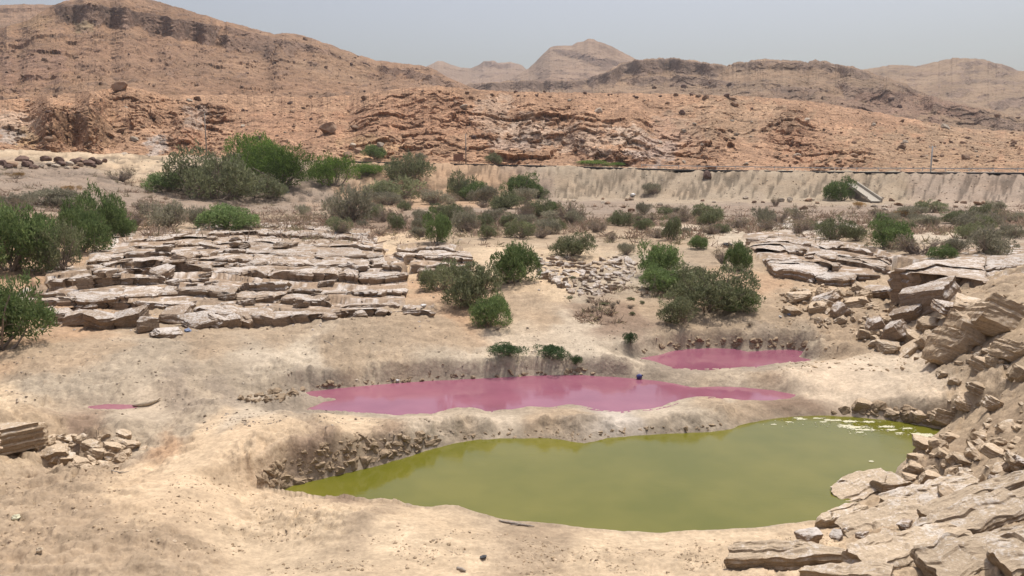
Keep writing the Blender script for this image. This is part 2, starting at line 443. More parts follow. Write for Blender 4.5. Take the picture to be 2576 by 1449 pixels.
WZ1, WZ2 = fbm(GX * .35, GY * .35, 3, 31), fbm(GX * .35 + 40, GY * .35, 3, 35)
WZ3, WZ4 = fbm(GX * .11, GY * .11, 3, 37), fbm(GX * .11 + 40, GY * .11, 3, 39)
_sub = np.ix_(_ri, _ci)
QA, QL = (AZ * KA + WZ1 * .05 + WZ3 * .07)[_sub], (np.log(np.maximum(DD, 1)) + WZ2 * .035 + WZ4 * .04)[_sub]
def idw(pts_az, pts_d, vals, power=2.4):
    vals = np.asarray(vals, float)
    if vals.ndim == 1: vals = vals[:, None]
    num = np.zeros(QA.shape + (vals.shape[1],)); den = np.zeros(QA.shape)
    for a, d, v in zip(pts_az, pts_d, vals):
        w = ((QA - a * KA) ** 2 + (QL - math.log(d)) ** 2 + 2e-5) ** -power
        den += w
        for c in range(vals.shape[1]): num[..., c] += w * v[c]
    return up(num / den[..., None])
ROUGHNESS = idw(np.arctan2(_rx, _ry), _rd, _r[:, 2])[..., 0]
ROUGHNESS = ROUGHNESS * (1 - .65 * TERR)
fa, ja = facets(GX * 1.1 + WZ1 * .5, GY * 1.1 + WZ2 * .5, 41)
fb, jb = facets(GX * 3.1 + WZ1 * .8, GY * 3.1, 45)
broken = (fa * .30 + fb * .11 - .05 * np.exp(-ja * 12)) * sstep(.3, .95, ROUGHNESS)
crumb = (fbm(GX * 3.5, GY * 3.5, 4, 51, .6) * .07) * sstep(0.02, .5, ROUGHNESS)
fine = np.exp(-DD / 60)
fl_ = fbm(GX * 1.5 + WZ1 * .4, GY * 2.1, 5, 55, .58)
flake = sum(sstep(th - .025, th + .025, fl_) for th in (-.45, -.22, -.02, .2, .42)) * .045
flake = flake * sstep(.02, .22, ROUGHNESS) * (1 - .7 * TERR) * np.exp(-DD / 70)
relief = (swell * (1 - .8 * TERR) + lump * (.3 + ROUGHNESS)) + broken + crumb * fine + flake * .8
Z = BASE + relief * np.clip((DD - 4) / 8, .1, 1) * np.where(DD > 190, .3, 1)
# rills on the embankment
rill = ridged(GX * .40 - GY * .30 + WZ1 * .35, GY * .05 - GX * .03, 3, 61)
Z = Z - np.clip(rill, 0, 2) * .36 * np.clip(EMB * 3, 0, 1) + (fbm(GX * .8, GY * .8, 3, 63) * .10 + fbm(GX * .13, GY * .13, 2, 65) * .35) * np.clip(EMB * 3, 0, 1)
Z = Z - .35 * ((DD > ROAD_D + .9) & (DD < ROAD_D + 9.2))
Z = Z + (.30 + .12 * fbm(GX * .25, GY * .1, 3, 67)) * np.exp(-((DD - ROAD_D + .6) / 1.3) ** 2)
# tread of the footpaths is left to the soil colours; ponds cut into the ground
BANKM = np.zeros_like(Z)
edge_n = fbm(GX * 1.3, GY * 1.3, 4, 71) * .16 + fbm(GX * 4, GY * 4, 2, 75) * .03
sel = (DD > 10) & (DD < 45) & (np.abs(AZ) < .75)
_sd = {}
for k, poly in POLY.items():
    sd = np.full(Z.shape, 50.0); bd = np.zeros(Z.shape)
    s_, b_ = poly_sd(poly, GX[sel], GY[sel]); sd[sel] = s_; bd[sel] = b_
    _sd[k] = (sd, bd)
    Z = np.where((sd < .9) & (sd > 0), np.maximum(Z, WATER[k] + .06), Z)
for k, poly in POLY.items():
    w = WATER[k]
    sd, bd = _sd[k]
    sdn = sd + edge_n * (.6 if k in ('left', 'strip') else 1.0) * np.clip(np.abs(sd) + .25, 0, 1)
    near_side = sstep(-.3, .6, bd - DD)
    L = (.85 + .35 * fbm(GX * .5, GY * .5, 2, 77)) * (1 - near_side) + 2.2 * near_side
    L = np.maximum(L - .5 * sstep(.35, .75, Z - w) * (1 - near_side), .32)
    t = np.clip(sdn / L, 0, 1)
    prof = np.where(near_side > .5, .55 * t + .45 * t * t * (3 - 2 * t), np.power(t, .75))
    cut = np.where(Z > w, w - .02 + (Z - w + .02) * prof, Z)
    Z = np.where(sdn > L, Z, np.where(sdn > 0, cut, w - np.clip(-sdn * .7, 0, 1.2) - .02))
    BANKM = np.maximum(BANKM, (sdn > -1) * np.exp(-np.maximum(sdn, 0) / .5) * (1 - .85 * near_side * sstep(.05, .2, sdn)))
    Z = Z + np.where((sdn > .0) & (sdn < 1.6), (fbm(GX * 2.6, GY * 2.6, 4, 79, .6) * .09 + crumb * .6) * (1 - near_side) * t * (1 - t * .5), 0)

# soil colours by place
SOIL = {
 'sand':  (.45,.348,.235), 'pale': (.42,.35,.262), 'track': (.485,.398,.295), 'tan': (.315,.242,.166), 'orange': (.36,.245,.155), 'brown': (.215,.155,.11),
 'crust': (.325,.27,.20), 'grey': (.265,.22,.168), 'salt': (.41,.36,.30), 'gravel': (.25,.195,.148), 'emb': (.325,.26,.185), 'pinkemb': (.32,.25,.19), 'rock': (.36,.275,.185),
}
PLACES = [
 (0,1449,'tan'),(250,1380,'tan'),(450,1420,'tan'),(700,1420,'sand'),(1000,1380,'sand'),(600,1280,'sand'),(350,1260,'sand'),(100,1300,'tan'),(1100,1440,'sand'),(1500,1430,'sand'),(1900,1400,'sand'),(1400,1340,'tan'),(1800,1350,'sand'),(900,1290,'tan'),
 (2050,1320,'sand'),(2200,1400,'rock'),(2450,1400,'rock'),(2300,1300,'rock'),(2500,1200,'tan'),(2350,1180,'tan'),(2300,1200,'rock'),(2480,1080,'tan'),(2570,1000,'rock'),(2380,1060,'rock'),(2450,980,'tan'),(2200,970,'track'),(2100,940,'track'),(2300,940,'track'),(2150,1010,'track'),(2050,930,'track'),
 (500,1180,'sand'),(650,1110,'sand'),(400,1120,'orange'),(520,1090,'sand'),(800,1150,'brown'),(950,1125,'brown'),(1150,1092,'rock'),(740,1262,'sand'),(860,1275,'sand'),(1000,1290,'sand'),(880,1065,'sand'),(1100,1060,'pale'),(1250,1050,'pale'),(1400,1050,'tan'),(1550,1062,'salt'),(1650,1045,'pale'),(1850,1040,'tan'),(1300,1090,'crust'),(1500,1090,'grey'),(1750,1075,'crust'),
 (60,1100,'rock'),(150,1090,'brown'),(180,1150,'tan'),(300,1085,'crust'),(450,1070,'crust'),(0,1040,'sand'),(300,1036,'pale'),(600,1045,'pale'),(100,1005,'crust'),(230,1005,'crust'),(420,1000,'grey'),(550,1005,'grey'),(700,1000,'grey'),(480,975,'crust'),
 (350,950,'crust'),(600,960,'crust'),(300,910,'crust'),(100,930,'tan'),(50,900,'orange'),(200,890,'tan'),(500,900,'tan'),(650,930,'pale'),(750,900,'pale'),(700,960,'crust'),(780,970,'grey'),(850,960,'grey'),(950,930,'crust'),(1000,950,'grey'),(880,890,'tan'),
 (1100,930,'crust'),(1180,900,'pale'),(1300,870,'pale'),(1400,860,'pale'),(1480,890,'pale'),(1200,935,'grey'),(1400,940,'grey'),(1550,935,'crust'),(1560,890,'pale'),(1000,850,'tan'),(700,850,'tan'),(400,850,'tan'),(200,850,'orange'),(1100,830,'tan'),(1400,820,'pale'),
 (1620,880,'grey'),(1700,860,'grey'),(1800,865,'crust'),(1900,865,'grey'),(2030,860,'crust'),(1780,830,'tan'),(1700,830,'tan'),(1650,945,'crust'),(1800,955,'tan'),(1900,965,'tan'),(1850,935,'pale'),(1980,985,'brown'),
 (1350,780,'tan'),(1500,790,'brown'),(1600,780,'brown'),(1500,720,'crust'),(1400,720,'sand'),(1430,680,'sand'),(1580,700,'crust'),(1650,760,'tan'),(1900,740,'orange'),(1950,780,'tan'),(2100,830,'tan'),(2100,760,'rock'),(2200,850,'tan'),(2300,830,'rock'),(2450,830,'tan'),(2450,780,'rock'),
 (1150,790,'orange'),(1090,720,'orange'),(1020,650,'sand'),(980,610,'sand'),(1000,700,'sand'),(1180,600,'tan'),(60,700,'orange'),(50,780,'orange'),(300,600,'orange'),(700,700,'rock'),(400,700,'rock'),(800,620,'rock'),(1300,640,'sand'),(1350,600,'tan'),
 (1800,585,'pale'),(1700,620,'tan'),(1850,605,'pale'),(1600,590,'tan'),(1900,650,'tan'),(2100,670,'tan'),(2200,600,'tan'),(2350,600,'pale'),(2300,640,'tan'),(2500,590,'gravel'),
 (1000,560,'brown'),(1300,560,'brown'),(1200,540,'gravel'),(1600,560,'brown'),(1500,530,'gravel'),(1800,540,'gravel'),(2100,540,'gravel'),(2400,540,'gravel'),(2000,570,'salt'),(800,510,'gravel'),(700,520,'gravel'),(600,560,'tan'),(2550,550,'pinkemb'),
]
_zs = np.interp([p[1] for p in PLACES], [500, 560, 700, 850, 1000, 1449], [2.9, 2.85, 2.2, 1.2, .7, .6])
_sx, _sy, _sd = at_z([p[0] for p in PLACES], [p[1] for p in PLACES], _zs)
s_az = list(np.arctan2(_sx, _sy)); s_d = list(_sd); s_v = [SOIL[p[2]] for p in PLACES]
for px, d, n in [(-300,100,'gravel'),(100,90,'tan'),(100,120,'gravel'),(300,130,'gravel'),(150,150,'gravel'),(150,168,'sand'),(350,165,'sand'),(550,150,'gravel'),(900,150,'orange'),(1050,168,'orange'),(1200,168,'orange'),(1250,150,'orange'),(1350,160,'gravel'),(1450,170,'emb'),(1700,170,'emb'),(1950,170,'emb'),(2200,170,'emb'),(2450,170,'pinkemb'),(2800,170,'pinkemb'),(1500,140,'gravel'),(1900,140,'gravel'),(2300,140,'gravel'),(2550,140,'pinkemb'),(1288,1500,'tan'),(0,1500,'tan'),(2576,1500,'tan')]:
    s_az.append(math.atan2(px - CX, F)); s_d.append(d); s_v.append(SOIL[n])
SOILC = idw(s_az, s_d, s_v, 2.6)
streak = fbm(GX * .5 + GY * .15, GY * 1.8, 4, 81)
SOILC = SOILC * (1 + .10 * streak[..., None] * fine[..., None])
tn = fbm(GX * .5, GY * .5, 4, 87) + .5 * fbm(GX * 2.2, GY * 2.2, 3, 89)
bed = np.array((.28, .21, .15)) + (np.array((.52, .475, .43)) - np.array((.28, .21, .15))) * sstep(.15, .55, .5 * tn + .9 * fbm(GX * 1.7, GY * 1.7, 2, 88))[..., None]
SOILC = SOILC + (bed - SOILC) * (TERR * .9)[..., None]
# damp, salt-stained strip at the foot of the far pond banks
damp = np.clip(BANKM * 1.3 - .35, 0, 1) * (.45 + .55 * np.clip(fbm(GX * 1.1, GY * 1.1, 3, 85) + .5, 0, 1))
SOILC = SOILC * (1 - damp[..., None]) + damp[..., None] * np.array((.285, .235, .175))
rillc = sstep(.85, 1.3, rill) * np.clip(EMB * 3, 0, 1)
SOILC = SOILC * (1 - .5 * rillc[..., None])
nr, nc = Z.shape
GV = np.stack([GX, GY, Z], -1).reshape(-1, 3)
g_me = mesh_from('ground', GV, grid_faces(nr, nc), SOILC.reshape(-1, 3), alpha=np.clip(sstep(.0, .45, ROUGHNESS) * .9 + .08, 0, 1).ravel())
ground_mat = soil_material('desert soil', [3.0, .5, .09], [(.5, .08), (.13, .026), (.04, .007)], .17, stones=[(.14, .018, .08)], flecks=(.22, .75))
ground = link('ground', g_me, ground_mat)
tag(ground, kind='structure')

def ground_z(x, y):
    x = np.asarray(x, float); y = np.asarray(y, float)
    a = np.arctan2(x, y); d = np.hypot(x, y)
    ia = np.clip(np.searchsorted(AZ_COLS, a) - 1, 0, nc - 2); ir = np.clip(np.searchsorted(DC_ROWS, d) - 1, 0, nr - 2)
    ta = np.clip((a - AZ_COLS[ia]) / (AZ_COLS[ia + 1] - AZ_COLS[ia]), 0, 1); tr = np.clip((d - DC_ROWS[ir]) / (DC_ROWS[ir + 1] - DC_ROWS[ir]), 0, 1)
    return (Z[ir, ia] * (1 - ta) + Z[ir, ia + 1] * ta) * (1 - tr) + (Z[ir + 1, ia] * (1 - ta) + Z[ir + 1, ia + 1] * ta) * tr
_DS = DC_ROWS[(DC_ROWS > 8) & (DC_ROWS < 230)]
def hit(px, py):
    """where the line of sight through a pixel first meets the ground"""
    x, y, s = ray(px, py)
    zz = CAMZ + float(s) * _DS
    g = ground_z(float(x) * _DS, float(y) * _DS)
    w = np.where(zz <= g)[0]
    i = w[0] if len(w) else len(_DS) - 1
    d = _DS[i]
    if i > 0 and len(w):
        a, b = zz[i - 1] - g[i - 1], g[i] - zz[i]
        d = _DS[i - 1] + (_DS[i] - _DS[i - 1]) * a / max(a + b, 1e-9)
    X, Y = float(x) * d, float(y) * d
    return X, Y, float(ground_z(X, Y)), d

# ------------------------------------------------------------------ water
def water_material(name, colour, rough, ripple, mottle):
    m, t, b = new_mat(name)
    pos = nn(t, 'ShaderNodeNewGeometry').outputs['Position']
    n = noisen(t, pos, .35, 3)
    c = mixc(t, maprange(t, n, .35, .65, 0, 1), colour, mottle)
    t.links.new(c, b.inputs['Base Color'])
    b.inputs['Roughness'].default_value = rough
    b.inputs['IOR'].default_value = 1.34
    b.inputs['Specular IOR Level'].default_value = .44
    mp = nn(t, 'ShaderNodeMapping'); mp.inputs['Scale'].default_value = (1.0, 3.2, 1.0); mp.inputs['Rotation'].default_value = (0, 0, .35)
    t.links.new(pos, mp.inputs['Vector'])
    h = noisen(t, mp.outputs[0], 3.2, 3, .55)
    gust = maprange(t, noisen(t, pos, .22, 2), .4, .62, .15, 1.0)
    t.links.new(bump(t, mathn(t, 'MULTIPLY', h, gust), ripple, .02), b.inputs['Normal'])
    return m
GREEN_W = water_material('murky green water', (.112, .112, .014), .05, .34, (.15, .138, .022))
PINK_W = water_material('pink brine', (.228, .08, .116), .05, .25, (.285, .108, .145))
def pond(name, key, mat):
    c = POLY[key].mean(0)
    poly = POLY[key]
    # a sheet that reaches a little way under the banks
    pts = []
    n = len(poly)
    for i in range(n):
        v = poly[i] - poly[i - 1]; u = poly[(i + 1) % n] - poly[i]
        nrm = np.array([-(v[1] + u[1]), v[0] + u[0]]); nrm /= np.linalg.norm(nrm) + 1e-9
        pts.append(nrm)
    area = 0.5 * sum(poly[i][0] * poly[(i + 1) % n][1] - poly[(i + 1) % n][0] * poly[i][1] for i in range(n))
    sgn = -1 if area > 0 else 1
    out = np.array(poly) + np.array(pts) * sgn * (.16 if key in ('left', 'strip') else .3)
    x0, y0 = out.min(0) - .1; x1, y1 = out.max(0) + .1
    import bmesh
    bm = bmesh.new()
    vs_ = [bm.verts.new((p[0], p[1], WATER[key])) for p in out]
    bm.faces.new(vs_)
    bmesh.ops.triangulate(bm, faces=bm.faces[:])
    for f in bm.faces:
        if f.normal.z < 0: f.normal_flip()
    me = bpy.data.meshes.new(name); bm.to_mesh(me); bm.free()
    o = link(name, me, mat)
    return o
for nm, key, mat, lab in (('green_water', 'green', GREEN_W, 'large murky olive green sinkhole pond with scum along its rocky end'),
                          ('pink_water', 'pink', PINK_W, 'long pink brine pond between the sand ridge and grey bank'),
                          ('pink_water', 'upper', PINK_W, 'small pink brine pond beneath the collapsed rubble bank'),
                          ('pink_water', 'left', PINK_W, 'thin sliver of pink water beside bleached driftwood')):
    tag(pond(nm, key, mat), lab, kind='structure')

# ================================================================== HILLS
def blur_x(a, sigma):
    k = max(1, int(sigma * 2.5)); g = np.exp(-.5 * (np.arange(-k, k + 1) / sigma) ** 2); g /= g.sum()
    p = np.pad(a, ((0, 0), (k, k)), mode='edge')
    c = np.zeros_like(a)
    for i in range(2 * k + 1): c += g[i] * p[:, i:i + a.shape[1]]
    return c
def hill(name, x0, x1, step, rows, crest, base, d_base, d_crest, bands=(), craggy=0.0, relief=2.0, colour=(.40,.27,.17), cliff=(.27,.185,.125), patches=(), seed=0, back=260.0, jag=1.2, cell=14.0, mat=None, strata=0.0, outcrops=.7, crags=(), tone_up=1.0):
    """A hillside sheet: crest and foot traced as pixel lines, given their distances; cliff bands are where the slope steepens."""
    px = np.arange(x0, x1 + step, step, dtype=float)
    t = np.linspace(0, 1, rows)
    PX, T = np.meshgrid(px, t)
    yc = interp(px, crest); yb = interp(px, base)
    yc = yc + jag * (fbm(px * .045, px * 0 + seed, 4, seed + 3) * 1.6 + fbm(px * .16, px * 0 + seed, 3, seed + 4) * .9)
    PY = yb + (yc - yb) * T
    db = interp(px, d_base); dc = interp(px, d_crest)
    steep = np.zeros_like(PX)
    wob = fbm(PX * .02, PY * .05, 3, seed + 5)
    for (poly, thick, amount) in bands:
        p = np.array(poly, float)
        yb_ = np.interp(PX, p[:, 0], p[:, 1])
        on = ((PX >= p[0, 0]) & (PX <= p[-1, 0]))
        fade = sstep(0, 25, PX - p[0, 0]) * sstep(0, 25, p[-1, 0] - PX)
        wd = thick * (1.05 + .35 * fbm(PX * .03, PX * 0 + 1, 3, seed + 8)) * fade
        v = PY - (yb_ + wob * 2.0)
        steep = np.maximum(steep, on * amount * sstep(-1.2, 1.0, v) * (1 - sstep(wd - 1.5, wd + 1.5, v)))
    if strata:
        ph = PY * .16 + wob * 2.2 + PX * .004
        steep = np.maximum(steep, strata * sstep(.35, .8, np.sin(ph * 2 * math.pi / 1.9) * .5 + .5 * fbm(PX * .01, PY * .2, 2, seed + 9)))
    oc = sstep(.30, .62, fbm(PX * .022 + 5, PY * .10, 4, seed + 14, .6)) * outcrops
    steep = np.maximum(steep, oc)
    w = 1.0 - .93 * steep
    if craggy:
        cr = fbm(PX * .02, PY * .035, 4, seed + 12)
        w = w * np.clip(1 - (craggy if not len(crags) else .3) * sstep(.0, .5, cr), .12, 1)
    w = blur_x(w, (18 if craggy > .5 else 11) / step)
    cum = np.cumsum((w[1:] + w[:-1]) * .5, axis=0)
    cum = np.concatenate([np.zeros((1, len(px))), cum], 0)
    k = int(max(3, 60 / step)); tot = np.pad(cum[-1], k, mode='edge'); tot = np.convolve(tot, np.ones(2 * k + 1) / (2 * k + 1), 'valid')
    G = cum / tot
    D = db + (dc - db) * blur_x(G, (9 if craggy > .5 else 6) / step)
    X, Y, ZZ = at_d(PX, PY, D)
    # relief in metres, on the surface
    sx = PX / F * db.mean(); sy = ZZ * 1.3 + D * .6
    big = fbm(sx / (cell * 5), sy / (cell * 5), 4, seed + 20) * relief * 1.6
    f1, j1 = facets(sx / cell + wob * .3, sy / cell, seed + 24)
    f2, j2 = facets(sx / (cell * .33), sy / (cell * .33) + wob, seed + 28)
    f0, j0 = facets(sx / (cell * 2.7) + wob * .2, sy / (cell * 2.2), seed + 35, 1.0, .7)
    flute = ridged(sx / (cell * .45), sy / (cell * 3), 3, seed + 31)
    edge = sstep(0, .06, T) * (1 - .6 * sstep(.9, 1, T))
    crag_at = np.zeros_like(PX)
    for (qx, qy, rx, ry) in crags: crag_at = np.maximum(crag_at, 1 - sstep(.5, 1.15, ((PX - qx) / rx) ** 2 + ((PY - qy) / ry) ** 2 + wob * .3))
    crag = crag_at * .75 if len(crags) else np.clip(craggy * (.35 + .9 * np.clip(fbm(PX * .006, PY * .02, 2, seed + 33) + .35, 0, 1)), 0, 1.3)
    disp = big * .5 + f0 * relief * 1.5 * crag + f1 * relief * (.35 + .8 * crag) + f2 * relief * (.26 + .4 * crag) - crag * relief * .22 * np.exp(-j1 * 9) + steep * flute * relief * .45
    disp = disp * edge
    hx, hy, _ = ray(PX, PY)
    X = X - hx * disp * .8; Y = Y - hy * disp * .8; ZZ = ZZ + disp * .45 * (1 - sstep(.85, 1, T))
    # colour
    C = np.ones(PX.shape + (3,)) * np.array(colour)
    tone = fbm(PX * .008, PY * .02, 4, seed + 40)
    C = C * (1 + .16 * tone[..., None])
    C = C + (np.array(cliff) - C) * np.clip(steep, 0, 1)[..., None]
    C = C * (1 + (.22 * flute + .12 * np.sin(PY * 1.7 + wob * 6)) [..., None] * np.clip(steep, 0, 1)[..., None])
    for (qx, qy, rx, ry, col, amt) in patches:
        q = ((PX - qx) / rx) ** 2 + ((PY - qy) / ry) ** 2 + fbm(PX * .03, PY * .06, 4, seed + 44) * .9
        C = C + (np.array(col) - C) * (amt * (1 - sstep(.35, 1.0, q)))[..., None]
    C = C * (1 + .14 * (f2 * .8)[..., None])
    # the far side of the crest, sloping away
    nb = 14
    s = np.linspace(0, 1, nb + 1)[1:, None]
    bx = X[-1] + hx[-1] * back * s; by = Y[-1] + hy[-1] * back * s
    bz = ZZ[-1] - (ZZ[-1] - 4) * (s ** 1.6) - fbm(px * .02, px * 0, 2, seed + 50) * 0
    X = np.concatenate([X, bx]); Y = np.concatenate([Y, by]); ZZ = np.concatenate([ZZ, bz])
    C = np.concatenate([C, np.repeat(C[-1:], nb, 0)])
    # skirt below the foot
    X = np.concatenate([X[:1], X]); Y = np.concatenate([Y[:1], Y]); ZZ = np.concatenate([ZZ[:1] - 12, ZZ]); C = np.concatenate([C[:1], C])
    C = C * np.array((.635, .57, .53)) * tone_up; C = C * .88 + C.mean(-1, keepdims=True) * .12
    me = mesh_from(name, np.stack([X, Y, ZZ], -1).reshape(-1, 3), grid_faces(*X.shape), np.clip(C, .02, .8).reshape(-1, 3), smooth=False)
    o = link(name, me, mat)
    tag(o, kind='structure')
    return o, (X[1:rows + 1], Y[1:rows + 1], ZZ[1:rows + 1], PX, PY)

hill_near_mat = soil_material('red scree and rock', [9.0, 1.6, .4], [(2.2, .7), (.6, .28)], .2, stones=[(1.3, .4, .22), (.55, .2, .2)], flecks=(1.1, .5))
hill_mid_mat = soil_material('brown hillside', [30.0, 6.0, 1.5], [(7.0, 2.0), (2.0, .9)], .15, stones=[(3.4, .9, .14)], flecks=(2.4, .4))
hill_far_mat = soil_material('far hillside', [90.0, 16.0, 5.0], [(20.0, 4.5), (6.0, 2.0)], .13, flecks=(7.0, .5))

RED, ORG, PAL, GRY, YEL = (.44,.265,.155), (.46,.30,.18), (.58,.49,.38), (.46,.42,.37), (.50,.365,.19)
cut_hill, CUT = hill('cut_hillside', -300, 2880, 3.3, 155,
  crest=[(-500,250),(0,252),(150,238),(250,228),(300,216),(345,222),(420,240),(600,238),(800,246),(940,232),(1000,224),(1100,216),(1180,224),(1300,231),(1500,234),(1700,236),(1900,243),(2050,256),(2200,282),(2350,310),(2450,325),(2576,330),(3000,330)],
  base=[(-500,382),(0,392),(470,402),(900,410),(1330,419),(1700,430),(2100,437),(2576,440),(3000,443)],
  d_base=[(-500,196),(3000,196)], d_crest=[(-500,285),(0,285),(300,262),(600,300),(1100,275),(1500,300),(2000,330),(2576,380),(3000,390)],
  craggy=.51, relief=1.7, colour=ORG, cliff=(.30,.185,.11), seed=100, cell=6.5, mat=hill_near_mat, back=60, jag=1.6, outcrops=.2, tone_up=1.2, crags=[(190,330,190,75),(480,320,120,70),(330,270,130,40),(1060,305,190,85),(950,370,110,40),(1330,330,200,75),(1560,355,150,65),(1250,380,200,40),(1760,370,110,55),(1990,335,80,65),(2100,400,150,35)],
  bands=[([(85,318),(120,292),(190,285),(235,300),(270,330)],85,.95),([(215,262),(270,258)],42,.9),([(300,300),(420,285),(470,300)],22,.7),([(490,262),(560,262),(590,275)],34,.8),([(440,345),(500,335)],50,.8),
         ([(905,352),(960,362),(1005,372)],28,.8),([(1000,272),(1110,275)],14,.6),([(1135,262),(1180,285)],44,.8),([(1180,300),(1250,330)],34,.7),([(1290,338),(1420,340),(1480,352)],22,.8),([(1400,310),(1500,330),(1580,352)],22,.7),([(1440,370),(1560,385),(1640,398)],30,.9),([(1560,330),(1640,352)],26,.7),
         ([(1955,308),(2000,315),(2030,330)],50,.8),([(2000,352),(2080,372)],26,.7),([(2060,395),(2200,412)],16,.6),([(1760,360),(1830,385)],22,.6)],
  patches=[(40,320,75,45,PAL,.55),(60,350,50,30,YEL,.6),(20,345,40,28,GRY,.8),(395,365,38,32,GRY,.9),(490,300,34,36,GRY,.55),(200,330,110,55,(.36,.235,.13),.7),(480,360,60,40,RED,.8),(700,330,170,70,(.41,.25,.15),.7),(1050,300,230,70,RED,.85),(940,370,90,40,YEL,.5),
           (1240,290,60,60,PAL,.45),(1330,330,90,40,PAL,.6),(1300,365,90,30,GRY,.45),(1480,355,120,40,PAL,.5),(1590,350,60,45,PAL,.75),(1640,385,70,35,(.5,.43,.37),.7),(1700,330,80,60,(.44,.32,.24),.5),(1980,330,80,50,RED,.7),(2080,390,160,35,RED,.6),
           (1850,300,200,60,(.40,.31,.20),.5),(2350,380,320,70,(.40,.30,.185),.6),(2450,340,200,40,(.41,.30,.19),.6)])
big_hill, BIG = hill('layered_hill', -300, 1330, 3.2, 150,
  crest=[(-500,60),(0,72),(70,52),(130,14),(165,2),(230,-12),(300,-14),(360,-6),(400,4),(560,52),(640,72),(690,86),(720,82),(760,88),(830,112),(900,138),(950,152),(1020,160),(1080,168),(1130,196),(1200,226),(1330,262)],
  base=[(-500,300),(0,300),(300,285),(600,290),(800,290),(1000,280),(1200,275),(1330,290)],
  d_base=[(-500,275),(1330,275)], d_crest=[(-500,600),(130,560),(400,600),(700,640),(1000,660),(1330,560)],
  bands=[([(130,18),(160,8),(230,14),(330,22),(420,40),(500,56),(560,70)],46,.95),([(540,86),(640,98),(700,118)],30,.8),([(560,64),(700,98),(860,140),(960,168),(1040,182),(1110,196)],15,.75),([(190,60),(240,62)],30,.6),([(0,90),(60,98),(120,110)],10,.5),([(1060,186),(1150,216)],18,.8),([(700,112),(760,118)],26,.6)],
  craggy=.22, relief=3.2, colour=(.40,.265,.16), cliff=(.25,.178,.132), seed=200, cell=14, mat=hill_mid_mat, jag=1.0, back=500, strata=.12,
  patches=[(80,55,70,28,(.45,.31,.17),.7),(330,150,240,60,(.37,.24,.155),.5),(60,170,130,60,(.34,.22,.16),.5),(860,170,120,50,(.43,.30,.18),.6),(210,72,30,18,(.43,.36,.2),.6),(600,220,300,30,(.37,.24,.15),.5)])
left_far, _ = hill('far_left_hill', -420, 330, 4, 60,
  crest=[(-500,18),(-200,15),(0,13),(60,10),(140,12),(330,60)], base=[(-500,120),(330,120)], d_base=[(-500,700),(330,700)], d_crest=[(-500,950),(330,950)],
  relief=4, colour=(.40,.275,.175), seed=260, cell=24, mat=hill_mid_mat, jag=.8, back=500, bands=[([(-300,22),(0,20),(140,18)],12,.8)])
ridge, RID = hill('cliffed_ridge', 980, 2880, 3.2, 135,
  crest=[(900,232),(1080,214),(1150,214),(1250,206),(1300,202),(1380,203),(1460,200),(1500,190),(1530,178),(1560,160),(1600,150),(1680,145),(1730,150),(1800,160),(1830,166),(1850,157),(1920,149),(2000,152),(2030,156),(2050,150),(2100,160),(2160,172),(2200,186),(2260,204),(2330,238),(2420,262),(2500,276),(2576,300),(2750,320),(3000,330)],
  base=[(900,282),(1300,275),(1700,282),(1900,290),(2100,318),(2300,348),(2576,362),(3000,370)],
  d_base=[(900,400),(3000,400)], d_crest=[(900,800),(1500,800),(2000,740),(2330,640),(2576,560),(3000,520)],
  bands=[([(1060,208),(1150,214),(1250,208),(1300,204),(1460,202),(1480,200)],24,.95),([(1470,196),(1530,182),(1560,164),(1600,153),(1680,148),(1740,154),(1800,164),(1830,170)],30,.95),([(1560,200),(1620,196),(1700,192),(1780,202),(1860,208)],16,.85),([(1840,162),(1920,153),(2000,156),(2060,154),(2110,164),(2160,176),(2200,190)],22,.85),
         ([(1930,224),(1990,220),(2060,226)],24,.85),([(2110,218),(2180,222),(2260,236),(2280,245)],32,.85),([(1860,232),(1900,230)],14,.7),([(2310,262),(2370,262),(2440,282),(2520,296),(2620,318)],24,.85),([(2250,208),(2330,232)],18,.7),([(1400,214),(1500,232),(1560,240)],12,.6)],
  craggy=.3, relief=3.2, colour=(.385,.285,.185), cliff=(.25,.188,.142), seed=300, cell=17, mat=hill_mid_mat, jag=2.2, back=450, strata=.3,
  patches=[(2250,270,220,40,(.345,.23,.165),.7),(1950,185,180,25,(.40,.30,.19),.5),(1950,255,200,25,(.37,.26,.17),.6)])
right_far, _ = hill('far_right_hill', 2000, 2880, 4, 80,
  crest=[(2000,190),(2150,176),(2200,171),(2240,163),(2310,166),(2370,152),(2400,145),(2470,149),(2530,164),(2562,178),(2576,178),(2700,190),(3000,180)], base=[(2000,300),(3000,330)], d_base=[(2000,760),(3000,700)], d_crest=[(2000,1500),(3000,1350)],
  bands=[([(2400,160),(2460,152),(2520,162),(2576,178)],10,.7),([(2260,186),(2400,178),(2480,172)],9,.6),([(2360,206),(2480,196),(2576,204)],7,.6),([(2370,232),(2440,228)],12,.7),([(2480,268),(2530,250),(2620,248)],24,.8)],
  relief=6, colour=(.40,.30,.19), cliff=(.28,.21,.16), seed=400, cell=34, mat=hill_far_mat, jag=1.4, back=900, strata=.5)
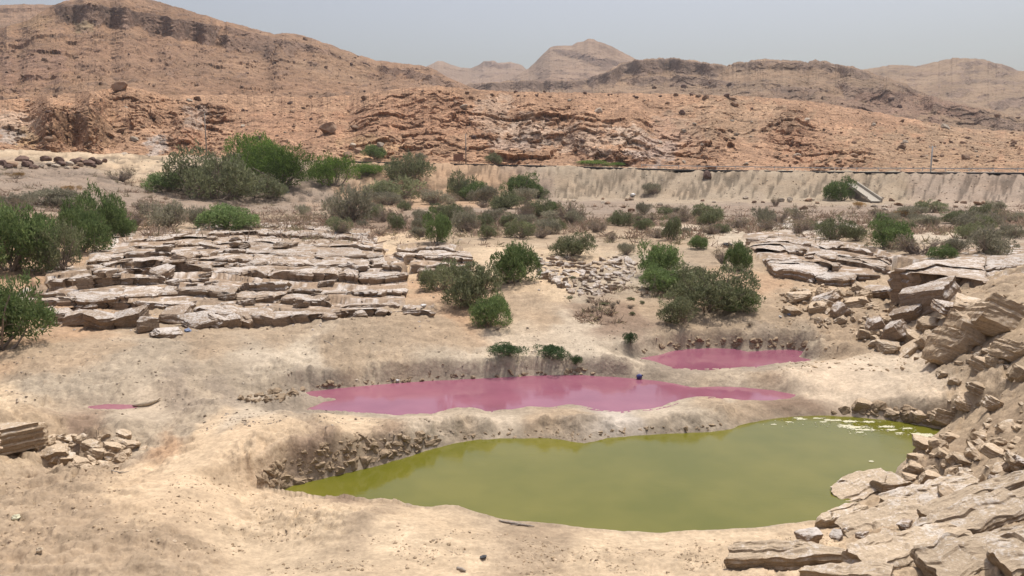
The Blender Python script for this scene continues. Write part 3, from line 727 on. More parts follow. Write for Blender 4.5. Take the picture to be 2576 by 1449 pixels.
peak, _ = hill('pyramid_peak', 1180, 1760, 2.4, 120,
  crest=[(1180,230),(1260,215),(1300,190),(1330,172),(1384,119),(1392,116),(1438,114),(1450,108),(1468,104),(1478,98),(1494,98),(1504,104),(1540,117),(1552,124),(1605,152),(1650,178),(1760,215)], base=[(1180,240),(1760,240)], d_base=[(1180,1250),(1760,1250)], d_crest=[(1180,1750),(1760,1750)],
  bands=[([(1386,124),(1440,130),(1500,148),(1560,156),(1620,166)],14,.8),([(1470,104),(1510,106)],7,.6),([(1330,182),(1420,180),(1560,190)],6,.6),([(1290,204),(1420,198),(1500,192)],8,.6)],
  relief=6, colour=(.42,.31,.21), cliff=(.25,.18,.135), seed=500, cell=36, mat=hill_far_mat, jag=.7, back=1200, strata=.75)
mesa, _ = hill('distant_mesa', 940, 1420, 2.6, 80,
  crest=[(940,176),(1040,172),(1072,168),(1100,154),(1112,153),(1130,161),(1160,170),(1185,172),(1205,163),(1216,154),(1245,153),(1252,158),(1285,156),(1312,163),(1326,176),(1420,190)], base=[(940,232),(1420,232)], d_base=[(940,1500),(1420,1500)], d_crest=[(940,2150),(1420,2150)],
  bands=[([(1190,160),(1215,155),(1310,162)],14,.9),([(1070,176),(1130,184)],12,.7),([(1180,184),(1240,190)],9,.6)],
  relief=7, colour=(.42,.315,.22), cliff=(.30,.225,.175), seed=600, cell=40, mat=hill_far_mat, jag=.6, back=1500, strata=.35)

# ================================================================== ROCK: materials and shapes
def marl_material(name, crust, dust, side_a, side_b, salt=.5, bands=9.0, fine=1.0, ribs=False):
    """Laminated marl: thin beds show on broken sides, a pale salt crust and dust lie on the upper faces."""
    m, t, b = new_mat(name)
    geo = nn(t, 'ShaderNodeNewGeometry'); tc = nn(t, 'ShaderNodeTexCoord'); oi = nn(t, 'ShaderNodeObjectInfo')
    pos = geo.outputs['Position']
    sep = nn(t, 'ShaderNodeSeparateXYZ'); t.links.new(geo.outputs['Normal'], sep.inputs[0])
    so = nn(t, 'ShaderNodeSeparateXYZ'); t.links.new(tc.outputs['Object'], so.inputs[0])
    n1 = noisen(t, pos, 2.2 * fine, 5, .65); n2 = noisen(t, pos, 11 * fine, 4, .7)
    zz = mathn(t, 'ADD', mathn(t, 'MULTIPLY', so.outputs[2], bands), mathn(t, 'MULTIPLY', n1, .9))
    cmb = nn(t, 'ShaderNodeCombineXYZ'); t.links.new(zz, cmb.inputs[2]); t.links.new(mathn(t, 'MULTIPLY', so.outputs[0], .25), cmb.inputs[0])
    beds = noisen(t, cmb.outputs[0], 1.6, 4, .75)
    side = mixc(t, maprange(t, beds, .35, .65, 0, 1), side_a, side_b)
    side = mixc(t, 1.0, side, grey(t, maprange(t, n2, .3, .7, .8, 1.2)), 'MULTIPLY')
    n0 = noisen(t, pos, .45 * fine, 3, .6)
    saltf = maprange(t, mathn(t, 'ADD', mathn(t, 'ADD', mathn(t, 'MULTIPLY', n1, .55), mathn(t, 'MULTIPLY', n0, .4)), mathn(t, 'MULTIPLY', n2, .55)), .86 - .3 * salt, .96 - .3 * salt, 0, 1)
    top = mixc(t, saltf, dust, crust)
    top = mixc(t, 1.0, top, grey(t, maprange(t, n2, .3, .7, .82, 1.15)), 'MULTIPLY')
    k = maprange(t, mathn(t, 'ADD', sep.outputs[2], mathn(t, 'MULTIPLY', mathn(t, 'SUBTRACT', n1, .5), .5)), .45, .75, 0, 1)
    c = mixc(t, k, side, top)
    c = mixc(t, 1.0, c, grey(t, maprange(t, oi.outputs['Random'], 0, 1, .88, 1.12)), 'MULTIPLY')
    t.links.new(c, b.inputs['Base Color'])
    pr = bump(t, mathn(t, 'MULTIPLY', beds, mathn(t, 'SUBTRACT', 1.0, k)), .9, .028)
    pr = bump(t, n1, .8, .06, pr)
    pr = bump(t, n2, .8, .022, pr)
    if ribs:
        mp = nn(t, 'ShaderNodeMapping'); mp.inputs['Scale'].default_value = (1.2, 9, 9); t.links.new(tc.outputs['Object'], mp.inputs['Vector'])
        pr = bump(t, noisen(t, mp.outputs[0], 1.5, 4, .7), .9, .014, pr)
    pr = bump(t, noisen(t, pos, 34 * fine, 3, .7), .8, .007, pr)
    t.links.new(pr, b.inputs['Normal'])
    b.inputs['Roughness'].default_value = .93; b.inputs['Specular IOR Level'].default_value = .15
    return m
SALTY = marl_material('salt crusted marl', (.48,.43,.38), (.30,.228,.165), (.19,.135,.092), (.31,.23,.16), .5)
DUSTY = marl_material('dusty laminated marl', (.53,.46,.37), (.46,.355,.245), (.25,.18,.115), (.42,.315,.205), .25, 14)
EARTH = marl_material('crumbling bank earth', (.40,.33,.25), (.335,.25,.165), (.20,.145,.092), (.31,.23,.15), .12, 6)
PALE_PLATE = marl_material('weathered marl plates', (.54,.475,.40), (.45,.355,.25), (.26,.19,.125), (.42,.325,.22), .34, 16, 1.4, ribs=True)
def stone_material(name, a, b_, s):
    m, t, b = new_mat(name)
    tc = nn(t, 'ShaderNodeTexCoord'); oi = nn(t, 'ShaderNodeObjectInfo')
    n = noisen(t, tc.outputs['Object'], s, 6, .7); n2 = noisen(t, tc.outputs['Object'], s * 6, 4, .7)
    c = mixc(t, maprange(t, n, .3, .7, 0, 1), a, b_)
    c = mixc(t, 1.0, c, grey(t, maprange(t, oi.outputs['Random'], 0, 1, .7, 1.25)), 'MULTIPLY')
    t.links.new(c, b.inputs['Base Color'])
    t.links.new(bump(t, n2, .8, .08), b.inputs['Normal'])
    b.inputs['Roughness'].default_value = .9; b.inputs['Specular IOR Level'].default_value = .15
    return m
RED_STONE = stone_material('red brown stone', (.21,.135,.09), (.31,.21,.14), 1.3)
DARK_STONE = stone_material('dark varnished stone', (.12,.08,.065), (.20,.13,.10), 1.5)
PALE_STONE = stone_material('pale limestone', (.36,.29,.215), (.44,.37,.29), 1.5)

def cube_points(n):
    """six face grids of the cube [-1,1]^3, welded by the displacement being a function of place"""
    g = np.linspace(-1, 1, n + 1)
    u, v = np.meshgrid(g, g)
    o = np.ones_like(u)
    V, Fc = [], []
    gf = grid_faces(n + 1, n + 1)
    for k, (a, flip) in enumerate((((u, v, o), 0), ((u, v, -o), 1), ((u, o, v), 1), ((u, -o, v), 0), ((o, u, v), 0), ((-o, u, v), 1))):
        V.append(np.stack(a, -1).reshape(-1, 3)); f = gf + k * (n + 1) ** 2
        Fc.append(f[:, ::-1] if flip else f)
    V = np.concatenate(V); Fc = np.concatenate(Fc)
    key = np.round(V * 1000).astype(np.int64)
    _, first, inv = np.unique(key, axis=0, return_index=True, return_inverse=True)
    return V[first], inv.reshape(-1)[Fc]
def chop(p, rs, k, lo, hi):
    for _ in range(k):
        n = rs.normal(size=3); n /= np.linalg.norm(n)
        d = rs.uniform(lo, hi)
        s = p @ n - d
        p = p - np.outer(np.maximum(s, 0), n)
    return p
def block_mesh(name, seed, mat, n=9, chops=5, lam=.05, rough=.07, flat=1.0):
    """an angular block of bedded rock, about one unit in half-size"""
    rs = np.random.RandomState(seed)
    p, f = cube_points(n)
    r = np.abs(p).max(1); sph = p / np.linalg.norm(p, axis=1)[:, None]
    p = p * .9 + sph * .13 + 0
    sk = rs.uniform(-.22, .22, 4)
    p[:, 0] *= 1 + sk[0] * p[:, 1] + sk[1] * p[:, 2]; p[:, 1] *= 1 + sk[2] * p[:, 0] + sk[3] * p[:, 2]
    p = chop(p, rs, chops, .82, 1.25)
    q = p + seed * 3.7
    p = p + rough * np.stack([noise3(q, 1.3, seed), noise3(q + 9, 1.3, seed + 3), noise3(q + 17, 1.3, seed + 5)], 1) * 1.4
    p = p + rough * .45 * np.stack([noise3(q, 9.0, seed + 16), noise3(q + 9, 9.0, seed + 17), noise3(q + 17, 9.0, seed + 18)], 1)
    p = p + rough * .7 * np.stack([noise3(q, 4.0, seed + 6), noise3(q + 9, 4.0, seed + 7), noise3(q + 17, 4.0, seed + 8)], 1)
    if lam:
        bed = noise2(p[:, 2] * 6.5, np.full(len(p), seed * .37), seed) * lam * 1.6
        p[:, :2] *= (1 + bed)[:, None]
    p[:, 2] *= flat
    me = mesh_from(name, p, f, smooth=False)
    me.materials.append(mat)
    return me
def boulder_mesh(name, seed, mat, n=6, k=14):
    rs = np.random.RandomState(seed)
    p, f = cube_points(n)
    p = p / np.linalg.norm(p, axis=1)[:, None]
    p = chop(p * np.array([1.15, .95, .85]) * 1.1, rs, k, .62, .95)
    p = p + .07 * np.stack([noise3(p + seed, 2.2, seed), noise3(p + seed + 5, 2.2, seed + 2), noise3(p + seed + 9, 2.2, seed + 4)], 1)
    me = mesh_from(name, p, f, smooth=False)
    me.materials.append(mat)
    return me
def slab_mesh(name, poly, ztop, thick, seed, mat, gap=.012, jag=.15, lower=None):
    """a bed of rock between traced cracks: uneven rim, overhanging and recessed beds on the broken side"""
    rs = np.random.RandomState(seed)
    poly = np.asarray(poly, float)
    c = poly.mean(0)
    seg = []
    n = len(poly)
    per = sum(np.hypot(*(poly[(i + 1) % n] - poly[i])) for i in range(n))
    sp = max(.12, per / 44)
    for i in range(n):
        a, b = poly[i], poly[(i + 1) % n]
        k = max(1, int(np.hypot(*(b - a)) / sp))
        for j in range(k): seg.append(a + (b - a) * j / k)
    P = np.array(seg)
    nrm = P - c; ln = np.linalg.norm(nrm, axis=1)[:, None] + 1e-6; nrm = nrm / ln
    jn = facets(P[:, 0] * 1.5, P[:, 1] * .8, 900, .8, 1.3)[0] * jag * 1.9 + facets(P[:, 0] * 4.5, P[:, 1] * 2.5, 905)[0] * jag * .7
    P = P - nrm * np.minimum(gap + np.abs(jn)[:, None] * .6, ln * .25) + nrm * jn[:, None] * .5
    m = len(P)
    zt = ztop(P[:, 0], P[:, 1])
    rings = []
    tilt = rs.normal(0, .016, 2); lift = rs.normal(0, .022)
    def top_z(q):
        return ztop(q[:, 0], q[:, 1]) + lift + (q - c) @ tilt + fbm(q[:, 0] * .9, q[:, 1] * .9, 3, 911) * .05 + (fbm(q[:, 0] * .3, q[:, 1] * .3, 3, 915) - .25) * .16 * (thick > .5) + fbm(q[:, 0] * 4, q[:, 1] * 4, 2, 913) * .02
    for s, dz in ((.35, .02), (.7, .015), (.93, 0)):
        q = c + (P - c) * s
        rings.append(np.column_stack([q, top_z(q) + dz]))
    levels = [(0, -.02, .0), (.05, .03, .0), (.22, -.05, 0), (.30, .02, 0), (.55, -.07, 0), (.63, .01, 0), (1.0, -.10, 0)]
    for lv, off, _ in levels:
        o = off * (.6 + .9 * thick) + noise2(P[:, 0] * 1.7 + lv * 9, P[:, 1] * 1.7, 920 + int(lv * 10)) * .05
        q = P + nrm * np.clip(o, -.3, .14)[:, None] * min(1.0, thick)
        z = top_z(P) - .03 - lv * thick
        rings.append(np.column_stack([q, z]))
    V = np.concatenate([np.concatenate(rings), [[c[0], c[1], float(top_z(c[None])[0]) + .02]]])
    i = np.arange(m); j = (i + 1) % m
    fq = []
    for k in range(len(rings) - 1):
        fq.append(np.stack([k * m + i, (k + 1) * m + i, (k + 1) * m + j, k * m + j], 1))
    fq.append(np.stack([np.full(m, len(V) - 1), i, j, j], 1))
    Fq = np.concatenate(fq[:-1]); ft = fq[-1][:, :3]
    z0 = V[:, 2].min()
    V = V - np.array([c[0], c[1], z0])
    me = bpy.data.meshes.new(name)
    me.from_pydata(V.tolist(), [], [list(map(int, r)) for r in Fq] + [list(map(int, r)) for r in ft])
    me.validate(); me.update()
    me.materials.append(mat)
    return me, (c[0], c[1], z0)

# ------------------------------------------------------------------ terraces: beds stepping down into the sinkholes
def terrace(name, label, lips, zfun, risers, seed, mat, cell=(1.2, 3.6), rows_m=2.2, thick=.8, group=None, extra_back=.7, cat='rock ledge', jag=.14):
    rs = np.random.RandomState(seed)
    lines = []
    for lp in lips:
        lp = np.array(lp, float)
        xs = np.arange(lp[0, 0], lp[-1, 0] + .1, 3.0)
        ys = np.interp(xs, lp[:, 0], lp[:, 1]) + fbm(xs * .02, xs * 0 + len(lines), 3, seed) * 2.2 + fbm(xs * .13, xs * 0 + len(lines), 2, seed + 5) * 1.6
        z = zfun(ys)
        X, Y, d = at_z(xs, ys, z)
        lines.append((xs, np.stack([X, Y], 1), z))
    mid = lines[len(lines) // 2][1].mean(0)
    root = empty(name, (mid[0], mid[1], float(ground_z(*mid)) - .3))
    tag(root, label, cat, group)
    base = np.array(root.location)
    count = 0
    for i in range(len(lines) - 1):
        xa, pa, za = lines[i]; xb, pb, zb = lines[i + 1]
        lo, hi = max(xa[0], xb[0]), min(xa[-1], xb[-1])
        lo = min(xa[0], lo + 0); hi = max(xa[-1], hi - 0)
        def front(x): return np.array([np.interp(x, xa, pa[:, 0]), np.interp(x, xa, pa[:, 1])]), np.interp(x, xa, za)
        def back(x):
            p = np.array([np.interp(x, xb, pb[:, 0]), np.interp(x, xb, pb[:, 1])])
            return p, np.interp(x, xb, zb) - (risers[i + 1] if i + 1 < len(risers) else .1)
        x = lo
        edges = [lo]
        while x < hi:
            d = np.hypot(*front(x)[0])
            x = x + rs.uniform(*cell) * F / d
            edges.append(min(x, hi))
        if len(edges) > 2 and edges[-1] - edges[-2] < 12: edges.pop(-2)
        skew = {}
        def corner(x, t):
            f, zf = front(x); b, zb_ = back(x)
            dirv = b - f; L = np.hypot(*dirv)
            k = (round(x, 2), round(t, 3))
            if k not in skew: skew[k] = rs.normal(0, .3, 2) * np.array([1.5, 1])
            e = dirv / (L + 1e-6) * extra_back * (t >= .999)
            return f + dirv * t + e + skew[k] * (.3 if t == 0 else 1)
        for a, b in zip(edges[:-1], edges[1:]):
            if b - a < 3: continue
            L = np.hypot(*(back((a + b) / 2)[0] - front((a + b) / 2)[0]))
            nrow = max(1, int(round(L / rows_m * rs.uniform(.6, 1.2))))
            ts = [0.0] + sorted(rs.uniform(.2, .85, nrow - 1).tolist()) + [1.0]
            for t0, t1 in zip(ts[:-1], ts[1:]):
                if t1 - t0 < .06: continue
                if t0 > 0 and rs.uniform() < .22: continue            # buried under blown sand
                nf = max(2, int((b - a) / 8)); poly = [corner(a + (b - a) * q / nf, t0) for q in range(nf + 1)] + [corner(b, t1), corner((a + b) / 2, t1), corner(a, t1)]
                f0, zf0 = front((a + b) / 2); b0, zb0 = back((a + b) / 2)
                ax = b0 - f0; LL = ax @ ax
                drop = 0 if t0 == 0 else rs.uniform(-.03, .05)
                def ztop(px_, py_, f0=f0, zf0=zf0, zb0=zb0, ax=ax, LL=LL, drop=drop):
                    tt = ((px_ - f0[0]) * ax[0] + (py_ - f0[1]) * ax[1]) / (LL + 1e-6)
                    return zf0 + (zb0 - zf0) * np.clip(tt, -.2, 1.3) + drop
                me, o = slab_mesh('slab', poly, ztop, thick + (risers[i] if i < len(risers) else 0), seed * 100 + count, mat, jag=jag)
                ob = link('slab', me, mat, root)
                ob.location = np.array(o) - base
                count += 1
    return root, count

left_terrace, nsl = terrace('marl_terrace', 'broad stepped outcrop of white crusted brown rock beds beside the leafy thicket', LEFT, zt, RIS_L, 7, SALTY, cell=(1.0, 5.5), rows_m=4.5, jag=.16)
terrace('marl_terrace', 'small stepped outcrop between the sandy footpath and dense green bush', MIDT, zt, RIS_M, 17, SALTY, cell=(.9, 2.4), rows_m=1.8, thick=.5)
terrace('marl_terrace', 'slanting whitish rock shelf with a long dark step behind the rubble bank', RIGHTT, zr, RIS_R, 27, SALTY, cell=(1.4, 4.0), rows_m=2.0, thick=.6)
terrace('marl_shelf', 'large overhanging pale shelf of bedded rock capping the rubble bank', SHELF, zs, RIS_S, 37, SALTY, cell=(2.6, 5.2), rows_m=3.5, thick=.55, cat='rock ledge')

slope_plates = []
def scatter_plates(region, n, sizes, seed, label, group):
    rs = np.random.RandomState(seed); poly = np.array(region, float); k = 0
    while k < n:
        p = (rs.uniform(poly[:, 0].min(), poly[:, 0].max()), rs.uniform(poly[:, 1].min(), poly[:, 1].max()))
        if poly_sd(poly, np.array([p[0]]), np.array([p[1]]))[0][0] > 0: continue
        k += 1; slope_plates.append((p, rs.uniform(*sizes), rs.uniform(.18, .45), rs.uniform(0, 360), rs.normal(0, 9), rs.normal(0, 9), label, group, rs.randint(9)))
scatter_plates([(230,650),(420,605),(700,590),(940,615),(1010,690),(1000,765),(600,785),(120,770)], 85, (12, 46), 57, 'loose plate lying on the stepped outcrop', 'loose plates on the stepped outcrop')
# patch of curled salt plates on the slope between bushes
def rubble_patch(label, region, n, size, seed, mat, ntry=4000):
    rs = np.random.RandomState(seed)
    poly = np.array(region, float)
    c = poly.mean(0)
    X0, Y0, Z0, _ = hit(*c)
    root = empty('crust_patch', (X0, Y0, Z0))
    tag(root, label, 'rock ledge')
    done = []
    for _ in range(ntry):
        if len(done) >= n: break
        p = np.array([rs.uniform(poly[:, 0].min(), poly[:, 0].max()), rs.uniform(poly[:, 1].min(), poly[:, 1].max())])
        if poly_sd(poly, np.array([p[0]]), np.array([p[1]]))[0][0] > 0: continue
        if any(abs(p[0] - q[0]) < size * .62 and abs(p[1] - q[1]) < size * .26 for q in done): continue
        done.append(p)
        x, y, z, d = hit(*p)
        r = size * d / F * rs.uniform(.4, .75)
        k = 6; a0 = rs.uniform(0, 6.28)
        ang = a0 + np.arange(k) * 2 * math.pi / k + rs.normal(0, .22, k)
        rad = r * rs.uniform(.7, 1.25, k)
        poly_w = np.stack([x + np.cos(ang) * rad * 1.2, y + np.sin(ang) * rad * 1.3], 1)
        gx, gy = rs.normal(0, .22, 2)
        h = rs.uniform(.0, .14)
        def zt_(a, b, x=x, y=y, z=z, gx=gx, gy=gy, h=h): return z + h + (a - x) * gx + (b - y) * gy
        me, o = slab_mesh('slab', poly_w, zt_, h + .25, seed * 50 + len(done), mat, gap=.0, jag=.12)
        ob = link('slab', me, mat, root); ob.location = np.array(o) - np.array(root.location)
    return root
rubble_patch('patch of small cracked salt plates on the slope below the scrub', [(1350,648),(1420,645),(1470,665),(1560,640),(1590,660),(1600,690),(1560,720),(1500,752),(1440,740),(1400,715),(1360,700)], 150, 19, 47, SALTY)

# ------------------------------------------------------------------ fallen blocks
BLK = {}
for mname, mat in (('dusty', DUSTY), ('salty', SALTY)):
    BLK[mname] = [block_mesh('block', 11 + 7 * i + (0 if mname == 'dusty' else 300), mat, n=12, chops=8) for i in range(9)]
def bank_place(px, py):
    if py > 1200: return 'among the corner plates'
    if py > 990: return 'over the green pond'
    if py > 915: return 'between sandy track and green pond'
    if px < 2060: return 'below the slanting rock shelf'
    if px < 2210: return 'above the small pink pond'
    if px < 2340: return 'between sandy track and overhanging shelf'
    return 'high under the overhanging shelf'
def block_words(w, h, kind):
    size = 'tiny' if w < 12 else 'small' if w < 20 else 'mid sized' if w < 38 else 'bulky' if w < 60 else 'large'
    form = 'flat' if h < w * .52 else 'chunky' if h < w * .75 else 'upright'
    return f"{size} {form} {'white topped' if kind == 'salty' else 'dusty tan'}"
def put_block(px, py, w, h, yaw=0, pitch=0, roll=0, deep=.8, kind='dusty', k=None, sink=.2, label=None, group=None, name='fallen_block', cat='rock', mesh=None, d=None):
    x, y, z, dd = hit(px, py)
    sl = math.hypot(dd, CAMZ - z)
    sx, sz = w * sl / F / 2, h * sl / F / 2
    sy = max(sx * deep, sz * .6)
    me = mesh or BLK[kind][(k if k is not None else int(abs(px * 7 + py * 13))) % len(BLK[kind])]
    o = bpy.data.objects.new(name, me); COL.objects.link(o)
    dirx, diry = x / dd, y / dd
    o.location = (x + dirx * sy * .6, y + diry * sy * .6, z + sz * (1 - sink))
    o.scale = (sx, sy, sz)
    o.rotation_euler = (math.radians(pitch), math.radians(roll), math.radians(yaw) - math.atan2(x, y))
    tag(o, label, cat, group)
    return o
def slope_blocks(region, n, sizes, seed, label, group, kind='dusty', tilt=22, flat=(.45, .9), name='rock_piece'):
    rs = np.random.RandomState(seed)
    poly = np.array(region, float); k = 0; t = 0; done = []
    while k < n and t < n * 60:
        t += 1
        p = (rs.uniform(poly[:, 0].min(), poly[:, 0].max()), rs.uniform(poly[:, 1].min(), poly[:, 1].max()))
        if poly_sd(poly, np.array([p[0]]), np.array([p[1]]))[0][0] > 0: continue
        w = sizes[0] * (sizes[1] / sizes[0]) ** (rs.uniform() ** 1.7)
        if any(math.hypot(p[0] - q[0], (p[1] - q[1]) * 1.6) < (w + q[2]) * .36 for q in done): continue
        done.append((p[0], p[1], w)); k += 1
        hh = w * rs.uniform(*flat)
        put_block(p[0], p[1], w, hh, rs.uniform(0, 360), rs.normal(0, tilt), rs.normal(0, tilt), rs.uniform(.6, 1.1), kind, rs.randint(9), .5, f'{block_words(w, hh, kind)} {label} ' + (bank_place(p[0], p[1]) if 'shelf' not in label and 'plates' not in label else ''), group, name)

for (p, w, fl, ya, pi, ro, lab, gr, k) in slope_plates:
    put_block(p[0], p[1], w, w * fl, ya, pi, ro, .9, 'salty', k, .3, name='loose_plate', label= f'{block_words(w, w * fl, "salty").replace("flat ", "thin ")} {lab} ' + ('at the thicket end' if p[0] < 350 else 'around its middle' if p[0] < 720 else 'at the footpath end'), group=gr)
# front edge of the left terrace: tipped blocks
for i, (px, py, w, h, yaw, pi, ro, lab) in enumerate([
    (150,812,60,34,20,10,8,None),(205,818,70,42,-15,8,-10,None),(262,828,74,46,30,14,6,'thick tipped block where the stepped outcrop breaks off, deep crack beside it'),(330,822,66,48,-20,18,-8,None),(372,834,50,44,15,-6,12,None),
    (425,848,66,22,10,4,3,'flat detached layered block lying on sand before the stepped outcrop'),(440,812,70,40,-25,22,6,None),(500,826,74,34,12,20,-6,None),(545,826,50,36,40,16,12,None),(585,822,40,34,10,24,-10,None),(620,824,46,38,-30,28,14,None),(665,815,50,30,15,18,-4,None),(715,806,44,22,-10,8,4,None),(770,800,36,18,25,6,-4,None),(830,803,40,16,0,5,3,None),(905,797,34,16,20,8,0,None),(960,792,30,16,-20,4,8,None),(1030,786,34,18,35,12,-6,None),(115,800,46,24,10,6,-4,None)]):
    put_block(px, py, w * .9, h * .9, yaw, pi, ro, .9, 'salty', i, .4, lab or f'{block_words(w, h, "salty")} block tipped ' + ('at the outcrop front near the big bush' if px < 240 else 'at the outcrop front by the blue bag' if px < 560 else 'at the low outcrop front' if px < 800 else 'at the thin outcrop end by the footpath'), None if lab else 'tipped blocks along the outcrop front')

# the collapsed bank on the right: its largest blocks, then the litter of smaller ones
for i, (px, py, w, h, yaw, pi, ro, deep, kind, lab) in enumerate([
    (2335,782,120,74,-20,14,-16,.9,'salty','large tilted block with pale top just under the overhanging shelf'),
    (2505,838,120,92,24,-14,26,.8,'dusty','big laminated block tipped on edge beside a dark hollow'),
    (2440,872,100,84,18,-12,28,.7,'dusty','tall laminated block leaning against a bigger tipped one'),
    (2392,908,92,92,20,-12,20,.8,'dusty','squarish striped block standing lowest in the rubble bank'),
    (2250,862,58,60,-30,16,-24,.9,'salty','grey topped angular block among small rubble near the sandy track'),
    (2300,872,44,40,15,20,10,.9,'dusty',None),(2330,880,52,46,-40,10,30,.8,'dusty',None),(2285,892,90,22,35,6,-34,.4,'dusty','narrow plank shaped rock slab propped across the rubble'),
    (2230,890,50,34,10,8,6,.9,'dusty',None),(2345,835,66,44,-12,10,10,1,'dusty',None),(2395,800,80,40,20,8,14,1,'salty',None),(2440,790,70,40,-10,6,10,1,'dusty',None),(2280,812,60,46,-25,24,-14,.8,'salty',None),
    (2200,830,44,34,12,10,-20,.9,'salty',None),(2075,768,72,34,-12,6,-22,.8,'salty',None),(2110,800,46,40,30,14,-30,.8,'salty',None),(2055,788,52,30,18,8,-12,.9,'dusty',None),(2010,758,56,26,-8,4,-6,.9,'dusty',None),(1990,790,44,26,20,10,8,.9,'dusty',None),
    (2150,770,64,22,10,4,-14,.9,'dusty',None),(2200,745,80,24,5,4,-10,1,'salty',None),(2545,905,70,50,30,-6,22,.9,'dusty',None),(2470,925,80,46,-14,4,18,.9,'dusty',None),(2570,960,70,60,10,0,24,.8,'dusty',None),
    (2370,950,40,30,0,4,6,.9,'dusty','small upright layered stub beside the sandy track'),(2170,1030,70,42,15,6,10,.9,'dusty','dark undercut lump at the green pond\'s back corner'),(2240,1048,60,34,-15,4,8,.9,'dusty',None),(2310,1056,70,44,10,2,12,.9,'dusty',None),(2370,1066,90,66,20,-4,14,.9,'dusty','tall grey faced rock standing over the scum covered corner'),
    (2430,1030,80,46,-10,6,24,.8,'dusty',None),(2500,1030,70,50,15,2,26,.8,'dusty',None),(2460,985,80,38,10,4,18,.9,'dusty',None),
    (2330,1130,90,36,8,4,6,.9,'dusty',None),(2300,1190,80,50,-20,6,8,.9,'dusty','dark pitted rock jutting into the green pond'),(2340,1215,70,44,20,4,10,.9,'dusty',None),(2285,1212,46,30,-10,4,4,.9,'dusty',None),(2420,1165,80,34,10,6,20,.9,'dusty',None),(2500,1150,90,40,-8,4,20,.8,'dusty',None),(2560,1180,80,46,10,4,22,.8,'dusty',None)]):
    shrink = .55 if py > 915 else .88
    put_block(px, py, w * shrink, h * shrink, yaw, pi, ro, deep, kind, i, .4, lab or f'{block_words(w, h, kind)} laminated block {bank_place(px, py)}', None if lab else 'blocks of the collapsed bank')
slope_blocks([(1960,740),(2060,715),(2240,740),(2300,800),(2450,860),(2570,890),(2570,930),(2350,915),(2230,890),(2150,850),(2060,820),(1985,800)], 170, (8, 36), 61, 'rock piece littered', 'small pieces on the collapsed bank')
slope_blocks([(2380,960),(2570,900),(2570,1180),(2400,1200),(2330,1130),(2400,1080)], 26, (9, 26), 63, 'layered bit jutting out', 'rock bits in the pond bank')
slope_blocks([(1930,600),(2160,690),(2160,720),(2000,720),(1940,690)], 14, (8, 22), 65, 'loose chip lying on the slanting shelf', 'chips on the slanting shelf', 'salty')
# crumbling far banks of the green pond: clods grown together, one mass
CLODS = []
for i in range(6):
    m_ = block_mesh('clod', 700 + i * 13, DUSTY, n=5, chops=9, rough=.12)
    v_ = np.zeros(len(m_.vertices) * 3, np.float32); m_.vertices.foreach_get('co', v_)
    CLODS.append((v_.reshape(-1, 3), np.array([list(p.vertices) for p in m_.polygons])))
    bpy.data.meshes.remove(m_)
def clod_mass(region, n, sizes, seed, label, sink, earth=True):
    rs = np.random.RandomState(seed); poly = np.array(region, float); V, Fc, base, k = [], [], 0, 0
    from mathutils import Euler
    while k < n:
        p = (rs.uniform(poly[:, 0].min(), poly[:, 0].max()), rs.uniform(poly[:, 1].min(), poly[:, 1].max()))
        if poly_sd(poly, np.array([p[0]]), np.array([p[1]]))[0][0] > 0: continue
        k += 1
        x, y, z, dd = hit(*p)
        r = sizes[0] * (sizes[1] / sizes[0]) ** (rs.uniform() ** 1.5) * dd / F / 2
        v, fc = CLODS[rs.randint(6)]
        M = np.array(Euler(rs.normal(0, .5, 3) * np.array([1, 1, 6])).to_matrix())
        q = (v * np.array([r * rs.uniform(.8, 1.5), r, r * rs.uniform(.5, .9)])) @ M.T + np.array([x + x / dd * r * sink, y + y / dd * r * sink, z - r * (sink - .5) * .3])
        V.append(q); Fc.append(fc + base); base += len(v)
    me = mesh_from('bank_clods', np.concatenate(V), np.concatenate(Fc), smooth=False)
    tag(link('bank_clods', me, EARTH if earth else DUSTY), label, 'clods', kind='stuff')
clod_mass([(630,1222),(690,1160),(800,1118),(950,1100),(1080,1094),(1130,1106),(1000,1150),(870,1186),(720,1230)], 190, (10, 40), 64, 'crumbled clods grown together in the tall bank of the green pond', 1.0)
clod_mass([(1130,1086),(1400,1076),(1500,1088),(1700,1072),(1850,1056),(1850,1072),(1780,1083),(1600,1094),(1480,1111),(1300,1100),(1140,1110)], 90, (5, 17), 66, 'crumbled clods along the low bank between green and pink ponds', 1.05)
clod_mass([(1600,888),(1700,856),(1850,850),(2030,862),(2040,880),(1880,874),(1740,870),(1650,885)], 60, (8, 24), 68, 'grey crust clods over the small pink pond', .9)
clod_mass([(560,1010),(700,985),(850,965),(1050,948),(1250,938),(1500,934),(1500,942),(1100,955),(850,975),(740,992),(700,1015)], 90, (8, 26), 69, 'dark crust clods on the long pink pond shore', .95)
clod_mass([(2080,1045),(2180,1020),(2300,1030),(2400,1050),(2380,1075),(2250,1055),(2120,1046)], 50, (10, 36), 70, 'crumbled rock over the scummy corner', .7)
clod_mass([(2380,1095),(2440,1085),(2570,1060),(2570,1260),(2300,1260),(2262,1205),(2300,1150)], 80, (12, 44), 71, 'sand covered lumps in the bank beside the green pond', 1.0, False)
